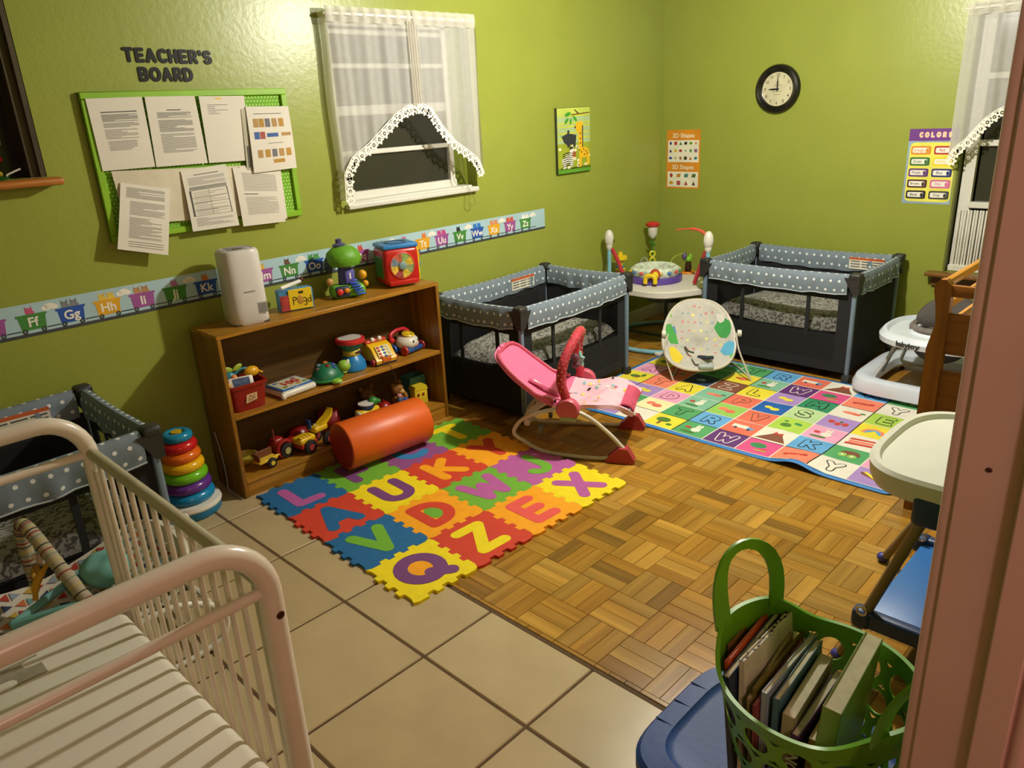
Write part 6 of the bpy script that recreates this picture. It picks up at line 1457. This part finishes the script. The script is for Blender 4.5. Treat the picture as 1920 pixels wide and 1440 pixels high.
# ---- bottom shelf
def wheelset(t, spots, r, wd, m, hub):
    for x, y in spots:
        T_ = Matrix.Translation((x, y, r+.0002)) @ Matrix.Rotation(PI/2, 4, 'Y')
        w_ = MB(T_).lathe([(r*.8,-wd/2),(r,-wd/3),(r,wd/3),(r*.8,wd/2)], n=20).build('wheel', m, t); MB(T_).lathe([(r*.45,-wd/2-.002),(r*.45,wd/2+.002)], n=14).build('hub', hub, w_)
TYRE = pl('tyre_black', '#1a1614', .6)
wg = thing('toy_wagon', 'small yellow toy trailer with a brown load at the bookcase end', 'toy', (.235, -3.715, ZL), math.radians(6))
MB().rbox((0,0,.040),(.060,.105,.016),.004,1).rbox((0,.062,.036),(.012,.04,.010),.003,1).build('bed', pl('wagon_yellow', '#d8b42a'), wg)
MB().rbox((-.018,0,.064),(.012,.10,.040),.003,1).rbox((.0,-.046,.062),(.05,.010,.035),.003,1).build('side_board', pl('wagon_brown', '#6b3a1c', .6), wg)
wheelset(wg, ((.034,.012),(-.034,.012)), .025, .014, TYRE, pl('wheel_gold', '#e0c23a'))
tr_ = thing('toy_tractor', 'red toy tractor with big black wheels on the bottom shelf', 'toy', (.180, -3.585, ZL), math.radians(8))
MB().rbox((0,.03,.052),(.050,.09,.045),.014,3).rbox((0,-.035,.070),(.055,.06,.075),.016,3).build('body', pl('tractor_red', '#8e1512', .35), tr_)
MB().cyl((.02,-.06,.10),(.02,-.062,.165),.004,n=8).build('exhaust', pl('brown_pipe', '#7a3a2a'), tr_)
for s_ in (-1, 1): MB().torus((s_*.035,-.02,.050), .040, .010, 20, 8, rot=Matrix.Rotation(PI/2, 3, 'Y')).build('fender', pl('tractor_red', '#8e1512'), tr_)
wheelset(tr_, ((.040,-.012),(-.040,-.012)), .038, .020, TYRE, pl('hub_olive', '#a0a060')); wheelset(tr_, ((.034,.07),(-.034,.07)), .020, .014, TYRE, pl('hub_olive', '#a0a060'))
dt = thing('toy_loader', 'yellow and red toy truck with black wheels on the bottom shelf', 'toy', (.225, -3.455, ZL), math.radians(10))
MB().rbox((0,-.045,.070),(.075,.10,.034),.012,3).rbox((0,.055,.092),(.055,.085,.030),.010,3).prism([(-.06,.0),(.0,.012),(.05,.05),(.062,.085),(.035,.055),(-.02,.03)], -.022, .022, M=frame((0,.085,.085),(0,1,0),(0,0,1))).build('body', pl('truck_yellow', '#dcb41a', .35), dt)
MB().rbox((0,-.04,.045),(.078,.105,.030),.010,2).build('lower_body', pl('truck_red', '#a82a18', .35), dt)
for k in range(4): MB().ell((.02,-.082+k*.018,.089),(.016,.009,.008),10,6).build('engine_rib', pl('truck_yellow', '#dcb41a'), dt)
MB().rbox((-.01,.005,.125),(.03,.012,.05),.004,2).build('blue_seat', pl('seat_blue', '#1c3f7a'), dt)
MB().cyl((.012,.035,.105),(.012,.02,.128),.003,n=6).build('lever', WHT, dt)
wheelset(dt, ((.045,-.045),(-.045,-.045),(.045,.075),(-.045,.075)), .036, .020, TYRE, pl('hub_red', '#9a3a3a'))
small('toy_bowl', 'pale olive toy bowl in the dark corner of the bottom shelf', 'toy', MB().lathe([(.030,0),(.055,.018),(.066,.045),(.062,.045),(.05,.02),(.0001,.008)], n=28), pl('bowl_olive', '#b8a83a', .4), (.115,-3.765,ZL))
small('toy_drum_red', 'dark red toy drum at the back of the bottom shelf', 'toy', MB().lathe([(.0001,-.05),(.062,-.05),(.066,-.044),(.066,.044),(.062,.05),(.0001,.05)], n=32, M=Matrix.Translation((0,0,.0665)) @ Matrix.Rotation(.9, 4, 'Z') @ Matrix.Rotation(PI/2, 4, 'Y')), mat('dark_red_drum', '#7a1414', .4, var=.3, scale=12), (.115,-3.275,ZL))
small('domed_toy', 'dark red domed toy behind the tractor on the bottom shelf', 'toy', MB().lathe([(.075,0),(.078,.006),(.062,.012),(.060,.05),(.045,.085),(.02,.098),(.0001,.10)], n=30), pl('helmet_red', '#7e1210', .35), (.125,-3.465,ZL))
bu = thing('bath_toy_bus', 'yellow toy bus with a green turtle on its roof behind the bolster', 'toy', (.195, -3.085, ZL), math.radians(8))
MB().rbox((0,0,.062),(.075,.135,.070),.018,3).build('body', pl('bus_yellow', '#e0bc1c', .35), bu)
MB().lathe([(.040,.095),(.043,.100),(.040,.118),(.0001,.121)], c=(0,-.005,0), n=26).build('drum', pl('bus_navy', '#2a3a5a'), bu); MB().lathe([(.042,.118),(.042,.124),(.0001,.126)], c=(0,-.005,0), n=26).build('drum_top', pl('bus_white', '#d8d4cc'), bu)
MB().ell((.01,.040,.122),(.026,.028,.024),16,10).ell((.022,.066,.116),(.014,.014,.014),12,8).build('roof_turtle', pl('turtle_green2', '#3a8a3a'), bu)
MB().ell((.018,-.075,.066),(.030,.014,.034),14,10).build('white_face', WHT, bu)
for y in (-.02,.035): MB().ell((.038,y,.058),(.005,.014,.014),12,8).build('red_window', pl('bus_red', '#b83a22'), bu)
wheelset(bu, ((.036,-.04),(-.036,-.04),(.036,.042),(-.036,.042)), .022, .014, TYRE, pl('hub_red', '#9a3a3a'))
def bear(name, label, loc, s, c, c2, rz=0):
    t = thing(name, label, 'toy', loc, rz)
    b = MB().ell((0,0,.045*s),(.032*s,.036*s,.045*s),18,12).ell((.005*s,0,.108*s),(.030*s,.034*s,.030*s),18,12)
    for q in (-1, 1): b.ell((0,q*.028*s,.136*s),(.009*s,.012*s,.012*s),10,8).ell((.020*s,q*.038*s,.058*s),(.014*s,.013*s,.028*s),10,8).ell((.030*s,q*.024*s,.014*s),(.026*s,.016*s,.014*s),10,8)
    b.build('body', mat('bear_'+c[1:], c, .85, bump=.3, bscale=150), t); MB().ell((.032*s,0,.100*s),(.014*s,.016*s,.012*s),10,8).build('muzzle', mat('bear_'+c2[1:], c2, .8), t)
    for q in (-1, 1): MB().ell((.031*s,q*.013*s,.116*s),(.003*s,.004*s,.005*s),8,6).build('eye', INK, t)
    return t
bear('teddy_bear', 'brown teddy bear sitting in the shadow at the back of the bottom shelf', (.110,-3.020,ZL), 1.25, '#6a4a24', '#9a7a4a')
bear('teddy_bear', 'small golden brown bear figure behind the bolster end', (.160,-2.855,ZL), 1.15, '#8a5a1c', '#b88a4a', .3)
small('toy_pepper', 'dark red round toy beside the yellow bus on the bottom shelf', 'toy', MB().ell((0,0,.045),(.042,.046,.045),20,14).cyl((0,0,.086),(.004,0,.10),.006,n=8), pl('pepper_red', '#8a1412', .35), (.180,-2.965,ZL))
fg = thing('toy_boat', 'small yellow toy boat with a white and navy figure riding it', 'toy', (.225,-2.872,ZL), .3)
MB().rbox((0,0,.030),(.05,.095,.060),.018,3).build('hull', pl('boat_yellow', '#d8ae2a'), fg); MB().ell((.0,-.02,.082),(.018,.02,.026),12,8).build('figure', mat('navy_figure', '#3a4a6a', .5, var=.5, scale=60), fg); MB().ell((.0,-.02,.112),(.014,.014,.014),12,8).build('head', pl('figure_pink', '#c98a8a'), fg); MB().rbox((.0,.03,.070),(.03,.03,.02),.006,2).build('blue_block', pl('block_blue', '#2a5ab0'), fg)
hs = thing('toy_house', 'yellow toy house block with purple side at the end of the bottom shelf', 'toy', (.175,-2.715,ZL), -.15)
MB().rbox((0,0,.045),(.065,.085,.09),.008,2).prism([(-.045,.088),(.045,.088),(.036,.112),(-.036,.112)], -.034, .034, M=frame((0,0,0),(0,1,0),(0,0,1))).build('walls', pl('house_yellow', '#d8c02a'), hs)
for y in (-.02,.012): MB().ell((.033,y,.062),(.004,.009,.010),10,8).build('window', pl('house_red', '#7a2a22'), hs)
MB().ell((.0,.044,.045),(.022,.006,.026),14,8).build('side_disc', pl('house_purple', '#6a3a78'), hs)
small('teal_box', 'open teal box at the back end of the bottom shelf', 'box', MB().box(-.045,.045,-.055,.055,0,.006).box(-.045,-.040,-.055,.055,.006,.15).box(.040,.045,-.055,.055,.006,.15).box(-.040,.040,-.055,-.050,.006,.15).box(-.040,.040,.050,.055,.006,.15), mat('teal_card', '#3f7a78', .6), (.100,-2.690,ZL))

# ---- cord on the bookcase side
cb = [fz(390,838,.18), fz(402,880,.12), fz(408,905,.05), fz(425,912,.02), fz(450,932,.006)]
cb = [Vector((.12,-3.885,.30)), Vector((.16,-3.888,.18)), Vector((.175,-3.892,.08)), Vector((.19,-3.90,.02)), Vector((.24,-3.892,.006)), Vector((.292,-3.888,.005))]
tag(MB().tube(bez([tuple(p) for p in cb], 8), .0035, 7).build('power_cord', mat('grey_cord', '#8f8a82', .5)), 'grey power cord running down the end of the bookcase to the floor', 'cord')
# ---- figurine on the niche sill
fp = fx(8, 330, -.02)
fi = thing('ceramic_figurine', 'small glazed figurine in a red dotted dress on the wooden sill', 'figurine', (-.045, fp.y-.035, WB[2]))
MB().lathe([(.055,0),(.058,.006),(.05,.014),(.0001,.016)], n=26).build('base', pl('glaze_green', '#1f4a1c', .2), fi)
for s_ in (-1, 1):
    MB().ell((.010,s_*.020,.022),(.030,.015,.013),12,8).build('shoe', pl('glaze_gold', '#a8882a', .2), fi); MB().cyl((0,s_*.016,.03),(0,s_*.014,.075),.008,n=10).build('leg', pl('glaze_dark', '#26221c', .2), fi)
MB().lathe([(.046,.068),(.048,.074),(.030,.110),(.020,.125)], n=24).build('dress', pl('glaze_red', '#8a0f12', .15), fi)
for k in range(9): a = 2*PI*k/9; MB().ell((.038*math.cos(a),.038*math.sin(a),.092),.004,8,6).build('dress_dot', WHT, fi)
MB().tube(bez([(.01,.018,.12),(.025,.040,.125),(.03,.045,.150)], 5), .007, 8).tube(bez([(.01,-.018,.12),(.025,-.040,.115),(.03,-.042,.09)], 5), .007, 8).ell((0,0,.152),(.026,.026,.028),18,12).build('head_and_arms', pl('glaze_tan', '#b8945a', .2), fi)
MB().lathe([(.034,.170),(.036,.174),(.020,.184),(.0001,.192)], n=22).build('hat', pl('glaze_red', '#8a0f12', .15), fi)
tag(MB().cyl((-.035, fp.y+.015, WB[2]+.018),(-.03, fp.y+.062, WB[2]+.036),.0035,n=8).cyl((-.035, fp.y+.015, WB[2]+.018),(-.036, fp.y+.005, WB[2]+.004),.004,n=8).build('white_stick', WHT), 'thin white stick leaning beside the figurine on the sill', 'stick')
